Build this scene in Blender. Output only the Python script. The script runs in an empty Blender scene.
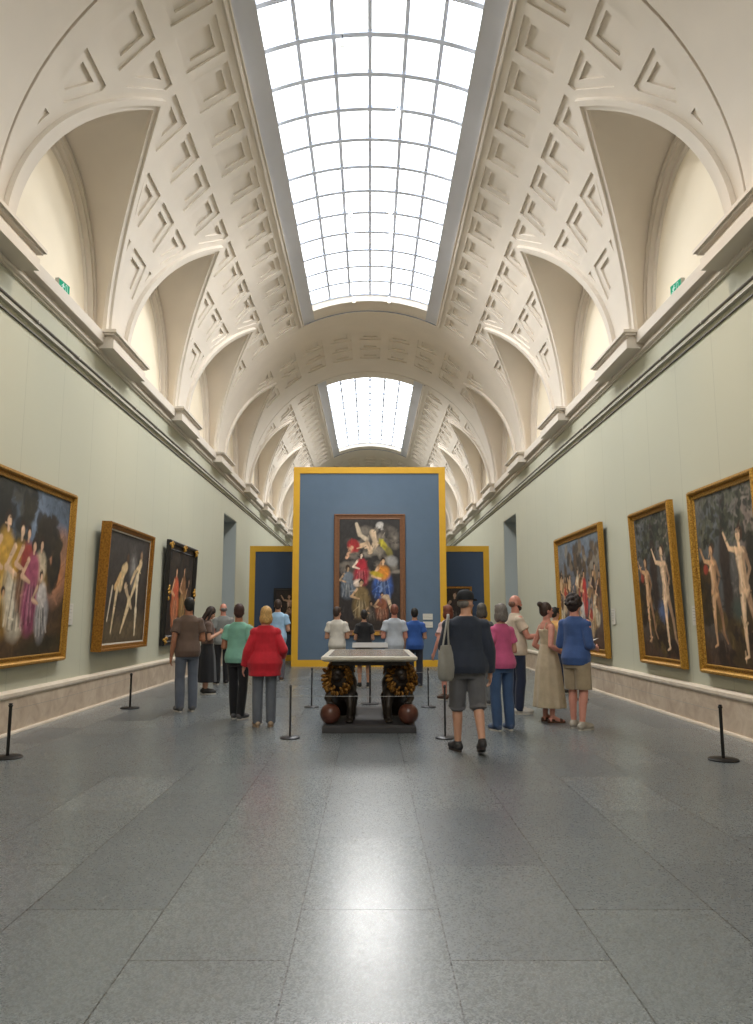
import bpy, bmesh, math, random
import numpy as np
from mathutils import Vector, Matrix
from mathutils.geometry import delaunay_2d_cdt

random.seed(7)
rng = np.random.default_rng(7)
scene = bpy.context.scene
COL = scene.collection
PI = math.pi
rad = math.radians


# ------------------------------------------------------------------ basics
def lin(c):
    return tuple(((x / 255.) / 12.92 if x / 255. <= .04045 else ((x / 255. + .055) / 1.055) ** 2.4) for x in c)


def tag(o, label=None, cat=None, group=None, kind=None):
    if label: o['label'] = label
    if cat: o['category'] = cat
    if group: o['group'] = group
    if kind: o['kind'] = kind
    return o


def link(o, parent=None):
    COL.objects.link(o)
    if parent is not None:
        o.parent = parent
    return o


def empty(name, loc=(0, 0, 0), rz=0.0):
    o = bpy.data.objects.new(name, None)
    o.location = loc
    o.rotation_euler = (0, 0, rz)
    o.empty_display_size = .1
    return link(o)


class G:
    """collects geometry for one mesh"""
    def __init__(self):
        self.v, self.f, self.m = [], [], []

    def add(self, vs, fs, mi=0):
        k = len(self.v)
        self.v += [tuple(v) for v in vs]
        self.f += [tuple(i + k for i in f) for f in fs]
        self.m += [mi] * len(fs)
        return self

    def box(self, x0, x1, y0, y1, z0, z1, mi=0):
        vs = [(x, y, z) for z in (z0, z1) for y in (y0, y1) for x in (x0, x1)]
        return self.add(vs, [(0, 2, 3, 1), (4, 5, 7, 6), (0, 1, 5, 4), (2, 6, 7, 3), (0, 4, 6, 2), (1, 3, 7, 5)], mi)

    def loft(self, rings, cap=True, closed=True, mi=0):
        n = len(rings[0]); vs = [p for r in rings for p in r]; fs = []
        for i in range(len(rings) - 1):
            for j in range(n if closed else n - 1):
                a, b = i * n + j, i * n + (j + 1) % n
                fs.append((a, b, b + n, a + n))
        if cap:
            fs.append(tuple(reversed(range(n))))
            fs.append(tuple((len(rings) - 1) * n + j for j in range(n)))
        return self.add(vs, fs, mi)

    def ring(self, c, ax, ay, n=16):
        c, ax, ay = Vector(c), Vector(ax), Vector(ay)
        return [c + ax * math.cos(2 * PI * i / n) + ay * math.sin(2 * PI * i / n) for i in range(n)]

    def tube(self, pts, r, n=10, mi=0):
        pts = [Vector(p) for p in pts]
        rr = r if isinstance(r, (list, tuple)) else [r] * len(pts)
        rings = []; ref = None
        for i, p in enumerate(pts):
            t = (pts[min(i + 1, len(pts) - 1)] - pts[max(i - 1, 0)])
            t.normalize()
            if ref is None:
                ref = Vector((0, 0, 1)) if abs(t.z) < .9 else Vector((1, 0, 0))
            u = t.cross(ref).normalized(); w = u.cross(t).normalized(); ref = w
            rings.append(self.ring(p, u * rr[i], w * rr[i], n))
        return self.loft(rings, mi=mi)

    def cone(self, p0, p1, r0, r1, n=14):
        return self.tube([p0, p1], [r0, r1], n)

    def ell(self, c, r, rot=None, n=14, mi=0):
        rot = rot or Matrix.Identity(3)
        c = Vector(c); m = n // 2 + 2; vs = []; fs = []
        vs.append(c + rot @ Vector((0, 0, -r[2])))
        for i in range(1, m):
            ph = -PI / 2 + PI * i / m
            for j in range(n):
                a = 2 * PI * j / n
                vs.append(c + rot @ Vector((r[0] * math.cos(ph) * math.cos(a), r[1] * math.cos(ph) * math.sin(a), r[2] * math.sin(ph))))
        vs.append(c + rot @ Vector((0, 0, r[2])))
        for j in range(n):
            fs.append((0, 1 + (j + 1) % n, 1 + j))
            fs.append((len(vs) - 1, 1 + (m - 2) * n + j, 1 + (m - 2) * n + (j + 1) % n))
        for i in range(m - 2):
            for j in range(n):
                a, b = 1 + i * n + j, 1 + i * n + (j + 1) % n
                fs.append((a, b, b + n, a + n))
        return self.add(vs, fs, mi)

    def cap(self, p0, p1, r0, r1, n=14):
        p0, p1 = Vector(p0), Vector(p1)
        self.cone(p0, p1, r0, r1, n)
        self.ell(p0, (r0,) * 3, n=n)
        return self.ell(p1, (r1,) * 3, n=n)

    def lathe(self, prof, c=(0, 0, 0), n=20, mi=0):
        c = Vector(c)
        return self.loft([[c + Vector((r * math.cos(2 * PI * j / n), r * math.sin(2 * PI * j / n), z)) for j in range(n)] for r, z in prof], mi=mi)

    def obj(self, name, mats, parent=None, smooth=None, weld=False, loc=None):
        me = bpy.data.meshes.new(name)
        me.from_pydata(self.v, [], self.f)
        mats = mats if isinstance(mats, (list, tuple)) else [mats]
        for m in mats: me.materials.append(m)
        if len(mats) > 1:
            me.polygons.foreach_set('material_index', self.m)
        bm = bmesh.new(); bm.from_mesh(me)
        if weld: bmesh.ops.remove_doubles(bm, verts=bm.verts, dist=weld if weld is not True else 1e-4)
        bmesh.ops.recalc_face_normals(bm, faces=bm.faces)
        bm.to_mesh(me); bm.free()
        if smooth:
            me.polygons.foreach_set('use_smooth', [True] * len(me.polygons))
            me.set_sharp_from_angle(angle=rad(smooth))
        me.update()
        o = bpy.data.objects.new(name, me)
        if loc: o.location = loc
        return link(o, parent)

    def remesh(self, name, mat, parent, vox=.012, smooth=4, fac=.5):
        """one continuous surface out of the overlapping pieces"""
        me = bpy.data.meshes.new(name)
        me.from_pydata(self.v, [], self.f)
        bm = bmesh.new(); bm.from_mesh(me)
        bmesh.ops.triangulate(bm, faces=[f for f in bm.faces if len(f.verts) > 4])
        bm.to_mesh(me); bm.free()
        t = bpy.data.objects.new('tmp', me); COL.objects.link(t)
        r = t.modifiers.new('r', 'REMESH'); r.mode = 'VOXEL'; r.voxel_size = vox
        if smooth:
            s = t.modifiers.new('s', 'SMOOTH'); s.factor = fac; s.iterations = smooth
        dg = bpy.context.evaluated_depsgraph_get()
        new = bpy.data.meshes.new_from_object(t.evaluated_get(dg))
        bpy.data.objects.remove(t); bpy.data.meshes.remove(me)
        new.name = name
        new.materials.clear(); new.materials.append(mat)
        new.polygons.foreach_set('use_smooth', [True] * len(new.polygons))
        o = bpy.data.objects.new(name, new)
        return link(o, parent)


# ------------------------------------------------------------------ materials
MATS = {}


def mat(name, rgb, rough=.6, metal=0., noise=0., nscale=8., bump=0., bscale=60., spec=.5, coords='Object', srgb=True, sheen=0):
    if name in MATS: return MATS[name]
    m = bpy.data.materials.new(name); m.use_nodes = True
    nt = m.node_tree; b = nt.nodes['Principled BSDF']
    c = lin(rgb) if srgb else rgb
    b.inputs['Base Color'].default_value = (*c, 1)
    b.inputs['Roughness'].default_value = rough
    b.inputs['Metallic'].default_value = metal
    b.inputs['Specular IOR Level'].default_value = spec
    if sheen: b.inputs['Sheen Weight'].default_value = sheen
    if noise or bump:
        tc = nt.nodes.new('ShaderNodeTexCoord')
    if noise:
        n = nt.nodes.new('ShaderNodeTexNoise'); n.inputs['Scale'].default_value = nscale; n.inputs['Detail'].default_value = 4
        nt.links.new(tc.outputs[coords], n.inputs['Vector'])
        r = nt.nodes.new('ShaderNodeMapRange')
        r.inputs['From Min'].default_value = .3; r.inputs['From Max'].default_value = .7
        r.inputs['To Min'].default_value = 1 - noise; r.inputs['To Max'].default_value = 1 + noise
        nt.links.new(n.outputs['Fac'], r.inputs['Value'])
        mx = nt.nodes.new('ShaderNodeMix'); mx.data_type = 'RGBA'; mx.blend_type = 'MULTIPLY'
        mx.inputs['Factor'].default_value = 1
        mx.inputs['A'].default_value = (*c, 1)
        nt.links.new(r.outputs['Result'], mx.inputs['B'])
        nt.links.new(mx.outputs['Result'], b.inputs['Base Color'])
    if bump:
        n2 = nt.nodes.new('ShaderNodeTexNoise'); n2.inputs['Scale'].default_value = bscale; n2.inputs['Detail'].default_value = 3
        nt.links.new(tc.outputs[coords], n2.inputs['Vector'])
        bp = nt.nodes.new('ShaderNodeBump'); bp.inputs['Strength'].default_value = bump; bp.inputs['Distance'].default_value = .01
        nt.links.new(n2.outputs['Fac'], bp.inputs['Height'])
        nt.links.new(bp.outputs['Normal'], b.inputs['Normal'])
    MATS[name] = m
    return m


def emis(name, rgb, strength):
    m = bpy.data.materials.new(name); m.use_nodes = True
    nt = m.node_tree; nt.nodes.clear()
    e = nt.nodes.new('ShaderNodeEmission'); o = nt.nodes.new('ShaderNodeOutputMaterial')
    e.inputs['Color'].default_value = (*rgb, 1); e.inputs['Strength'].default_value = strength
    nt.links.new(e.outputs[0], o.inputs[0])
    return m


SKY_E = 4.5
M_plaster = mat('vault_plaster', (222, 213, 201), .85, noise=.03, nscale=1.5)
M_tymp = mat('lunette_plaster', (244, 233, 212), .85, noise=.02, nscale=1.5)
M_band = mat('skylight_border_grey', (196, 196, 200), .8, noise=.02, nscale=2)
M_cornice = mat('cornice_plaster', (222, 213, 201), .8, noise=.03, nscale=2)
M_bar = mat('skylight_bar', (226, 234, 252), .5)
M_glass = emis('skylight_glass', (.90, .96, 1.0), SKY_E)


def wall_material():
    m = mat('sage_wall', (190, 190, 171), .75, bump=.03, bscale=120)
    nt = m.node_tree; b = nt.nodes['Principled BSDF']
    tc = nt.nodes.new('ShaderNodeTexCoord'); sp = nt.nodes.new('ShaderNodeSeparateXYZ')
    nt.links.new(tc.outputs['Object'], sp.inputs[0])
    d = nt.nodes.new('ShaderNodeMath'); d.operation = 'DIVIDE'; d.inputs[1].default_value = 1.22
    fr = nt.nodes.new('ShaderNodeMath'); fr.operation = 'FRACT'
    lt = nt.nodes.new('ShaderNodeMath'); lt.operation = 'LESS_THAN'; lt.inputs[1].default_value = .012
    nt.links.new(sp.outputs['Y'], d.inputs[0]); nt.links.new(d.outputs[0], fr.inputs[0]); nt.links.new(fr.outputs[0], lt.inputs[0])
    n = nt.nodes.new('ShaderNodeTexNoise'); n.inputs['Scale'].default_value = .8; n.inputs['Detail'].default_value = 5
    nt.links.new(tc.outputs['Object'], n.inputs['Vector'])
    mx = nt.nodes.new('ShaderNodeMix'); mx.data_type = 'RGBA'
    c = lin((190, 190, 171)); c2 = lin((195, 194, 175)); c3 = lin((178, 178, 160))
    mx.inputs['A'].default_value = (*c, 1); mx.inputs['B'].default_value = (*c2, 1)
    nt.links.new(n.outputs['Fac'], mx.inputs['Factor'])
    m2 = nt.nodes.new('ShaderNodeMix'); m2.data_type = 'RGBA'; m2.inputs['B'].default_value = (*c3, 1)
    nt.links.new(lt.outputs[0], m2.inputs['Factor']); nt.links.new(mx.outputs['Result'], m2.inputs['A'])
    nt.links.new(m2.outputs['Result'], b.inputs['Base Color'])
    return m


M_wall = wall_material()


def floor_material():
    m = bpy.data.materials.new('granite_floor'); m.use_nodes = True
    nt = m.node_tree; b = nt.nodes['Principled BSDF']; L = nt.links
    tc = nt.nodes.new('ShaderNodeTexCoord')
    mp = nt.nodes.new('ShaderNodeMapping')
    mp.inputs['Rotation'].default_value = (0, 0, rad(90))
    mp.inputs['Location'].default_value = (-.30, .355, 0)
    L.new(tc.outputs['Object'], mp.inputs['Vector'])
    br = nt.nodes.new('ShaderNodeTexBrick')
    br.inputs['Scale'].default_value = 1; br.inputs['Brick Width'].default_value = 1.27; br.inputs['Row Height'].default_value = .71
    br.inputs['Mortar Size'].default_value = .0045; br.inputs['Mortar Smooth'].default_value = .2
    br.offset = .45; br.offset_frequency = 2; br.squash = 1; br.squash_frequency = 3
    br.inputs['Color1'].default_value = (0, 0, 0, 1); br.inputs['Color2'].default_value = (1, 1, 1, 1)
    br.inputs['Mortar'].default_value = (.5, .5, .5, 1)
    br.inputs['Bias'].default_value = 0
    L.new(mp.outputs[0], br.inputs['Vector'])
    # tile tone
    cr = nt.nodes.new('ShaderNodeValToRGB')
    e = cr.color_ramp.elements
    e[0].position = 0; e[0].color = (*lin((87, 92, 96)), 1)
    e[1].position = 1; e[1].color = (*lin((119, 124, 126)), 1)
    for p, c in ((.08, (99, 104, 107)), (.5, (104, 109, 111)), (.92, (110, 115, 117))):
        q = e.new(p); q.color = (*lin(c), 1)
    L.new(br.outputs['Color'], cr.inputs['Fac'])
    # speckle
    n1 = nt.nodes.new('ShaderNodeTexVoronoi'); n1.inputs['Scale'].default_value = 130
    L.new(tc.outputs['Object'], n1.inputs['Vector'])
    g1 = nt.nodes.new('ShaderNodeSeparateColor'); L.new(n1.outputs['Color'], g1.inputs[0])
    r1 = nt.nodes.new('ShaderNodeMapRange'); r1.inputs['From Min'].default_value = 0; r1.inputs['From Max'].default_value = 1
    r1.inputs['To Min'].default_value = .62; r1.inputs['To Max'].default_value = 1.38
    L.new(g1.outputs[0], r1.inputs['Value'])
    n2 = nt.nodes.new('ShaderNodeTexNoise'); n2.inputs['Scale'].default_value = 1.3; n2.inputs['Detail'].default_value = 5
    L.new(tc.outputs['Object'], n2.inputs['Vector'])
    r2 = nt.nodes.new('ShaderNodeMapRange'); r2.inputs['From Min'].default_value = .3; r2.inputs['From Max'].default_value = .7
    r2.inputs['To Min'].default_value = .93; r2.inputs['To Max'].default_value = 1.07
    L.new(n2.outputs['Fac'], r2.inputs['Value'])
    mu = nt.nodes.new('ShaderNodeMath'); mu.operation = 'MULTIPLY'
    L.new(r1.outputs[0], mu.inputs[0]); L.new(r2.outputs[0], mu.inputs[1])
    mx = nt.nodes.new('ShaderNodeMix'); mx.data_type = 'RGBA'; mx.blend_type = 'MULTIPLY'; mx.inputs['Factor'].default_value = 1
    L.new(cr.outputs['Color'], mx.inputs['A']); L.new(mu.outputs[0], mx.inputs['B'])
    m2 = nt.nodes.new('ShaderNodeMix'); m2.data_type = 'RGBA'; m2.inputs['B'].default_value = (*lin((54, 56, 57)), 1)
    L.new(br.outputs['Fac'], m2.inputs['Factor']); L.new(mx.outputs['Result'], m2.inputs['A'])
    L.new(m2.outputs['Result'], b.inputs['Base Color'])
    rr = nt.nodes.new('ShaderNodeMapRange'); rr.inputs['To Min'].default_value = .23; rr.inputs['To Max'].default_value = .36
    L.new(g1.outputs[1], rr.inputs['Value'])
    rt = nt.nodes.new('ShaderNodeMapRange'); rt.inputs['To Min'].default_value = .03; rt.inputs['To Max'].default_value = -.03
    L.new(br.outputs['Color'], rt.inputs['Value'])
    ra = nt.nodes.new('ShaderNodeMath'); ra.operation = 'ADD'
    L.new(rr.outputs[0], ra.inputs[0]); L.new(rt.outputs[0], ra.inputs[1]); L.new(ra.outputs[0], b.inputs['Roughness'])
    b.inputs['Specular IOR Level'].default_value = .95
    return m


M_floor = floor_material()


def marble(name, c1, c2, c3, scale=2.2, rough=.4):
    m = bpy.data.materials.new(name); m.use_nodes = True
    nt = m.node_tree; b = nt.nodes['Principled BSDF']; L = nt.links
    tc = nt.nodes.new('ShaderNodeTexCoord')
    n = nt.nodes.new('ShaderNodeTexNoise'); n.inputs['Scale'].default_value = scale; n.inputs['Detail'].default_value = 8; n.inputs['Roughness'].default_value = .65
    n.inputs['Distortion'].default_value = 1.2
    L.new(tc.outputs['Object'], n.inputs['Vector'])
    cr = nt.nodes.new('ShaderNodeValToRGB'); e = cr.color_ramp.elements
    e[0].position = .3; e[0].color = (*lin(c1), 1); e[1].position = .7; e[1].color = (*lin(c2), 1)
    q = e.new(.5); q.color = (*lin(c3), 1)
    L.new(n.outputs['Fac'], cr.inputs[0]); L.new(cr.outputs[0], b.inputs['Base Color'])
    b.inputs['Roughness'].default_value = rough
    MATS[name] = m
    return m


M_marble = marble('plinth_marble', (178, 156, 136), (216, 200, 180), (198, 179, 158), 2.6, .45)
M_marble_cap = marble('plinth_cap_marble', (214, 198, 178), (230, 217, 200), (222, 208, 190), 2.2, .4)


def gold(name, c1=(176, 130, 48), c2=(92, 60, 18), sc=22, rough=.42):
    m = bpy.data.materials.new(name); m.use_nodes = True
    nt = m.node_tree; b = nt.nodes['Principled BSDF']; L = nt.links
    tc = nt.nodes.new('ShaderNodeTexCoord')
    n = nt.nodes.new('ShaderNodeTexNoise'); n.inputs['Scale'].default_value = sc; n.inputs['Detail'].default_value = 4
    L.new(tc.outputs['Object'], n.inputs['Vector'])
    cr = nt.nodes.new('ShaderNodeValToRGB'); e = cr.color_ramp.elements
    e[0].position = .3; e[0].color = (*lin(c2), 1); e[1].position = .62; e[1].color = (*lin(c1), 1)
    L.new(n.outputs['Fac'], cr.inputs[0]); L.new(cr.outputs[0], b.inputs['Base Color'])
    b.inputs['Roughness'].default_value = rough; b.inputs['Metallic'].default_value = .55
    bp = nt.nodes.new('ShaderNodeBump'); bp.inputs['Strength'].default_value = .35; bp.inputs['Distance'].default_value = .012
    L.new(n.outputs['Fac'], bp.inputs['Height']); L.new(bp.outputs[0], b.inputs['Normal'])
    MATS[name] = m
    return m


M_gold = gold('gilt_wood', (204, 154, 66), (146, 102, 38), 60)
M_gold2 = gold('ornate_gilt', (212, 164, 72), (140, 96, 36), 48)
M_gold_dark = gold('aged_gilt', (176, 122, 46), (126, 82, 28), 30)
M_bronze_gold = gold('gilded_bronze', (150, 104, 40), (60, 38, 14), 30, .4)
M_black = mat('black_frame', (24, 20, 17), .4)
M_brownframe = mat('brown_wood_frame', (112, 74, 46), .5, noise=.15, nscale=14)
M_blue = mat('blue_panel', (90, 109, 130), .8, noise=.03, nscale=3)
M_blue_shaded = mat('shaded_blue_panel', (60, 75, 97), .8, noise=.03, nscale=3)  # blue darkened in the colour for the weaker light at the back
M_yellow = mat('yellow_edge', (214, 164, 36), .6, noise=.03, nscale=4)
M_iron = mat('black_iron', (22, 20, 19), .45, metal=.3)
M_steel = mat('grey_steel', (70, 70, 72), .4, metal=.6)
M_cord = mat('grey_cord', (150, 148, 145), .7)
M_white_plate = mat('white_card', (206, 202, 192), .6)
M_rail = mat('painted_rail', (206, 202, 190), .5)
M_rail_dark = mat('dark_rail', (90, 84, 74), .5)


def shade(a, b, t): return tuple(a[i] * (1 - t) + b[i] * t for i in range(3))


# ------------------------------------------------------------------ the vault
R, ZC, HW = 4.65, 6.30, 4.70      # vault radius, height of its axis, half width of the hall
PITCH, BAY = .93, 4.65
ROWS = [(51.75, 60.6), (39.35, 48.2), (26.9, 35.8), (14.4, 23.3)]
D1, D2, INSET = .032, .04, .135


def vp(s, y, d=0., side=-1):
    a = s / R
    return (side * (R + d) * math.cos(a), y, ZC + (R + d) * math.sin(a))


def h_out(X):
    d = max(0., X - 3.27)
    return max(0., 1.62 * d - .14 * d * d)


def rim_curves(mid, n=26):
    """outer and inner edge of a lunette's rim in the (arc length, y) plane"""
    o, i = [], []
    xa_o, xa_i = 3.27, 3.44
    for k in range(-n, n + 1):
        t = abs(k) / n
        sg = -1 if k < 0 else 1
        ao = (1 - t ** 1.15) * math.acos(xa_o / R); ai = (1 - t ** 1.15) * math.acos(xa_i / R)
        xo, xi = R * math.cos(ao), R * math.cos(ai)
        o.append((ao * R, mid + sg * h_out(xo)))
        i.append((ai * R, mid + sg * max(0., h_out(xi) - h_out(xa_i))))
    return o, i


def clip_half(poly, p, nrm):
    out = []
    for k in range(len(poly)):
        a, b = poly[k], poly[(k + 1) % len(poly)]
        da = (a[0] - p[0]) * nrm[0] + (a[1] - p[1]) * nrm[1]
        db = (b[0] - p[0]) * nrm[0] + (b[1] - p[1]) * nrm[1]
        if da >= 0: out.append(a)
        if (da >= 0) != (db >= 0):
            t = da / (da - db); out.append((a[0] + t * (b[0] - a[0]), a[1] + t * (b[1] - a[1])))
    return out


def area(poly):
    return .5 * sum(poly[k][0] * poly[(k + 1) % len(poly)][1] - poly[(k + 1) % len(poly)][0] * poly[k][1] for k in range(len(poly))) if len(poly) > 2 else 0


def clean(poly):
    out = []
    for p in poly:
        if not out or math.hypot(p[0] - out[-1][0], p[1] - out[-1][1]) > .012: out.append(p)
    if len(out) > 1 and math.hypot(out[0][0] - out[-1][0], out[0][1] - out[-1][1]) < .012: out.pop()
    return out


def inset(poly, d):
    if area(poly) < 0: poly = poly[::-1]
    out = poly
    for k in range(len(poly)):
        a, b = poly[k], poly[(k + 1) % len(poly)]
        e = (b[0] - a[0], b[1] - a[1]); l = math.hypot(*e)
        if l < 1e-6: continue
        n = (-e[1] / l, e[0] / l)
        out = clip_half(out, (a[0] + n[0] * d, a[1] + n[1] * d), n)
        if len(out) < 3: return []
    return clean(out)


def inside(poly, p):
    c = False; x, y = p
    for k in range(len(poly)):
        (x1, y1), (x2, y2) = poly[k], poly[k - 1]
        if (y1 > y) != (y2 > y) and x < (x2 - x1) * (y - y1) / (y2 - y1) + x1: c = not c
    return c


def clip_lunette(poly, mid, mirror=False, margin=.13):
    """cut away what lies under a lunette's rim"""
    def tr(p): return (PI * R - p[0], p[1]) if mirror else p
    poly = [tr(p) for p in poly]
    s0, s1 = min(p[0] for p in poly), max(p[0] for p in poly)
    sa = R * math.acos(3.27 / R)
    if s0 < sa + .25:
        cy = sum(p[1] for p in poly) / len(poly)
        sg = 1 if cy > mid else -1
        sA, sB = min(s0, sa), min(s1, sa)
        if sB - sA < .02: sA = sB - .3
        hA, hB = h_out(R * math.cos(sA / R)), h_out(R * math.cos(sB / R))
        sm = (sA + sB) / 2; hm = max(h_out(R * math.cos(sm / R)), (hA + hB) / 2)
        e = (sB - sA, sg * (hB - hA)); l = math.hypot(*e)
        n = (-e[1] / l * sg, e[0] / l * sg)
        if n[1] * sg < 0: n = (-n[0], -n[1])
        poly = clip_half(poly, (sm + n[0] * margin, mid + sg * hm + n[1] * margin), n)
    return [tr(p) for p in poly]


def vault_skin(g, s0, s1, y0, y1, coffers, holes, side, step=.17):
    """plaster surface with coffers sunk in it; coffers: polygons, holes: polygons that stay open"""
    pts, edges = [], []

    def ring_edges(poly, closed=True):
        k = len(pts); pts.extend(poly)
        for i in range(len(poly) - (0 if closed else 1)): edges.append((k + i, k + (i + 1) % len(poly)))

    ns, ny = max(2, int((s1 - s0) / step)), max(2, int((y1 - y0) / step))
    b = [(s0 + (s1 - s0) * i / ns, y0) for i in range(ns)] + [(s1, y0 + (y1 - y0) * i / ny) for i in range(ny)] \
        + [(s1 - (s1 - s0) * i / ns, y1) for i in range(ns)] + [(s0, y1 - (y1 - y0) * i / ny) for i in range(ny)]
    ring_edges(b)
    for h in holes: ring_edges(h)
    for c in coffers: ring_edges(c)
    solid = holes + coffers
    for i in range(1, ns):
        for j in range(1, ny):
            p = (s0 + (s1 - s0) * i / ns, y0 + (y1 - y0) * j / ny)
            if any(inside(q, p) for q in solid): continue
            if any(abs(p[0] - a[0]) + abs(p[1] - a[1]) < .05 for q in solid for a in q): continue
            pts.append(p)
    vs, es, fs, *_ = delaunay_2d_cdt([Vector(p) for p in pts], edges, [], 0, 1e-5)
    keep = []
    for f in fs:
        c = (sum(vs[i].x for i in f) / 3, sum(vs[i].y for i in f) / 3)
        if not any(inside(q, c) for q in solid): keep.append(tuple(f))
    g.add([vp(v.x, v.y, 0, side) for v in vs], keep)
    for c in coffers:
        c1 = inset(c, INSET)
        n = len(c)
        a = [vp(*p, 0, side) for p in c]; bb = [vp(*p, D1, side) for p in c]
        g.loft([a, bb], cap=False)
        if len(c1) >= 3 and abs(area(c1)) > .015:
            # ledge between two polygons: delaunay
            cc = c if area(c) > 0 else c[::-1]
            P = [Vector(p) for p in cc] + [Vector(p) for p in c1]
            E = [(i, (i + 1) % n) for i in range(n)] + [(n + i, n + (i + 1) % len(c1)) for i in range(len(c1))]
            v2, _, f2, *_ = delaunay_2d_cdt(P, E, [], 0, 1e-6)
            kk = [tuple(f) for f in f2 if inside(cc, (sum(v2[i].x for i in f) / 3, sum(v2[i].y for i in f) / 3))
                  and not inside(c1, (sum(v2[i].x for i in f) / 3, sum(v2[i].y for i in f) / 3))]
            g.add([vp(v.x, v.y, D1, side) for v in v2], kk)
            d = [vp(*p, D1, side) for p in c1]; e = [vp(*p, D1 + D2, side) for p in c1]
            g.loft([d, e], cap=False)
            g.add(e, [tuple(range(len(e)))])
        else:
            g.add(bb, [tuple(range(n))])


def lunette(g, mid, side):
    """rim, groined web and back wall of one lunette"""
    o, i = rim_curves(mid)
    prof = [(0., .0), (0., -.075), (.50, -.075), (.55, -.035), (.98, -.035), (1., .03)]
    rows = []
    for (f, d) in prof:
        rows.append([vp(a[0] * (1 - f) + b[0] * f, a[1] * (1 - f) + b[1] * f, d, side) for a, b in zip(o, i)])
    g.loft(rows, cap=False, closed=False)
    n = len(i)

    def arch(k, a, b, X):
        th = PI * k / (n - 1)
        return (side * X, mid - a * math.cos(th), ZC + b * max(0., math.sin(th)) ** .9)
    start = [vp(*p, .03, side) for p in i]
    end = [arch(k, 1.92, 2.76, 4.93) for k in range(n)]
    web = []
    for t in (0, .2, .4, .6, .8, 1):
        web.append([tuple(a[q] * (1 - t) + b[q] * t for q in range(3)) for a, b in zip(start, end)])
    g.loft(web, cap=False, closed=False)
    A = lambda a, b, X: [arch(k, a, b, X) for k in range(n)]
    t5 = A(1.66, 2.44, 4.99)
    g.loft([end, A(1.90, 2.74, 4.84), A(1.83, 2.65, 4.84), A(1.82, 2.64, 4.87), A(1.75, 2.55, 4.87), A(1.74, 2.54, 4.95), A(1.68, 2.46, 4.95), t5], cap=False, closed=False)
    g.add(t5, [tuple(range(n))], 1)


def hole_of(mid, mirror=False):
    o, _ = rim_curves(mid)
    p = [(PI * R - a, b) for a, b in o] if mirror else list(o)
    return p


def strip(g, a0, a1, y0, y1, side, d=0., n=6, ny=1):
    g.loft([[vp(R * rad(a0 + (a1 - a0) * k / n), y0 + (y1 - y0) * j / ny, d, side) for k in range(n + 1)] for j in range(ny + 1)], cap=False, closed=False)


def sweep_y(g, prof, y0, y1, side, mi=0):
    """profile of (angle, depth) carried along the hall"""
    g.loft([[vp(R * rad(a), y, d, side) for a, d in prof] for y in (y0, y1)], cap=False, closed=False, mi=mi)


SEC0, SEC1 = -6.795, 6.795      # a skylit section, measured from its own centre
SKY0, SKY1, SKA, SKD = -5.985, 5.985, 68.4, .28


def make_section():
    g = G()
    for side in (-1, 1):
        mids = [-BAY, 0, BAY]
        cof = []
        for (a0, a1) in ROWS:
            for k in range(14):
                c = -6.045 + PITCH * k
                p = [(R * rad(a0), c - .36), (R * rad(a1), c - .36), (R * rad(a1), c + .36), (R * rad(a0), c + .36)]
                for m in mids:
                    if abs(m - c) < 3: p = clip_lunette(p, m)
                    if len(p) < 3: break
                p = clean(p)
                if len(p) >= 3 and abs(area(p)) > .012: cof.append(p if area(p) > 0 else p[::-1])
        vault_skin(g, 0., R * rad(62.4), SEC0, SEC1, cof, [hole_of(m) for m in mids], side)
        for m in mids: lunette(g, m, side)
        sweep_y(g, [(62.4, 0), (62.4, -.03), (62.9, -.03), (63.1, -.005), (63.4, -.005), (63.5, -.03), (63.75, -.03), (63.9, .03)], SEC0 + .1, SEC1 - .1, side)
        sweep_y(g, [(63.9, .03), (66.4, .035), (SKA, .03)], SEC0 + .1, SEC1 - .1, side, 2)
        for y0, y1 in ((SEC0, SEC0 + .1), (SEC1 - .1, SEC1)):
            strip(g, 62.4, 90, y0, y1, side, 0)
        for y0, y1 in ((SEC0 + .1, SKY0), (SKY1, SEC1 - .1)):
            strip(g, SKA, 90, y0, y1, side, .03)
        # reveals of the skylight
        sweep_y(g, [(SKA, .03), (SKA, SKD)], SKY0, SKY1, side)
        for y in (SKY0, SKY1):
            g.loft([[vp(R * rad(SKA + (90 - SKA) * k / 6), y, d, side) for k in range(7)] for d in (.03, SKD)], cap=False, closed=False)
    return g.obj('ceiling', [M_plaster, M_tymp, M_band], smooth=32, weld=True)


def make_crossing():
    g = G()
    y0, y1 = -2.78, 2.78
    cof = []
    for k in range(-6, 7):
        a = 90 + 12.4 * k
        for j in (-1, 0, 1):
            c = PITCH * j
            p = [(R * rad(a - 4.43), c - .36), (R * rad(a + 4.43), c - .36), (R * rad(a + 4.43), c + .36), (R * rad(a - 4.43), c + .36)]
            if a < 60: p = clip_lunette(p, 0)
            if a > 120: p = clip_lunette(p, 0, True)
            p = clean(p) if len(p) > 2 else p
            if len(p) >= 3 and abs(area(p)) > .012: cof.append(p if area(p) > 0 else p[::-1])
    vault_skin(g, 0., PI * R, y0, y1, cof, [hole_of(0), hole_of(0, True)], -1)
    for side in (-1, 1):
        lunette(g, 0, side)
        # grooves towards the skylit sections
        for ya, yb, d in ((y0 - .05, y0, .0), (y1, y1 + .05, .05)):
            strip(g, 0, 90, ya, yb, side, d, 24)
        for y in (y1, y1 + .05):
            g.loft([[vp(R * rad(90 * k / 24), y, d, side) for k in range(25)] for d in (0, .05)], cap=False, closed=False)
        # plain rib bands stand a little proud of the coffered field
    return g.obj('ceiling', [M_plaster, M_tymp], smooth=32, weld=True)


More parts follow.
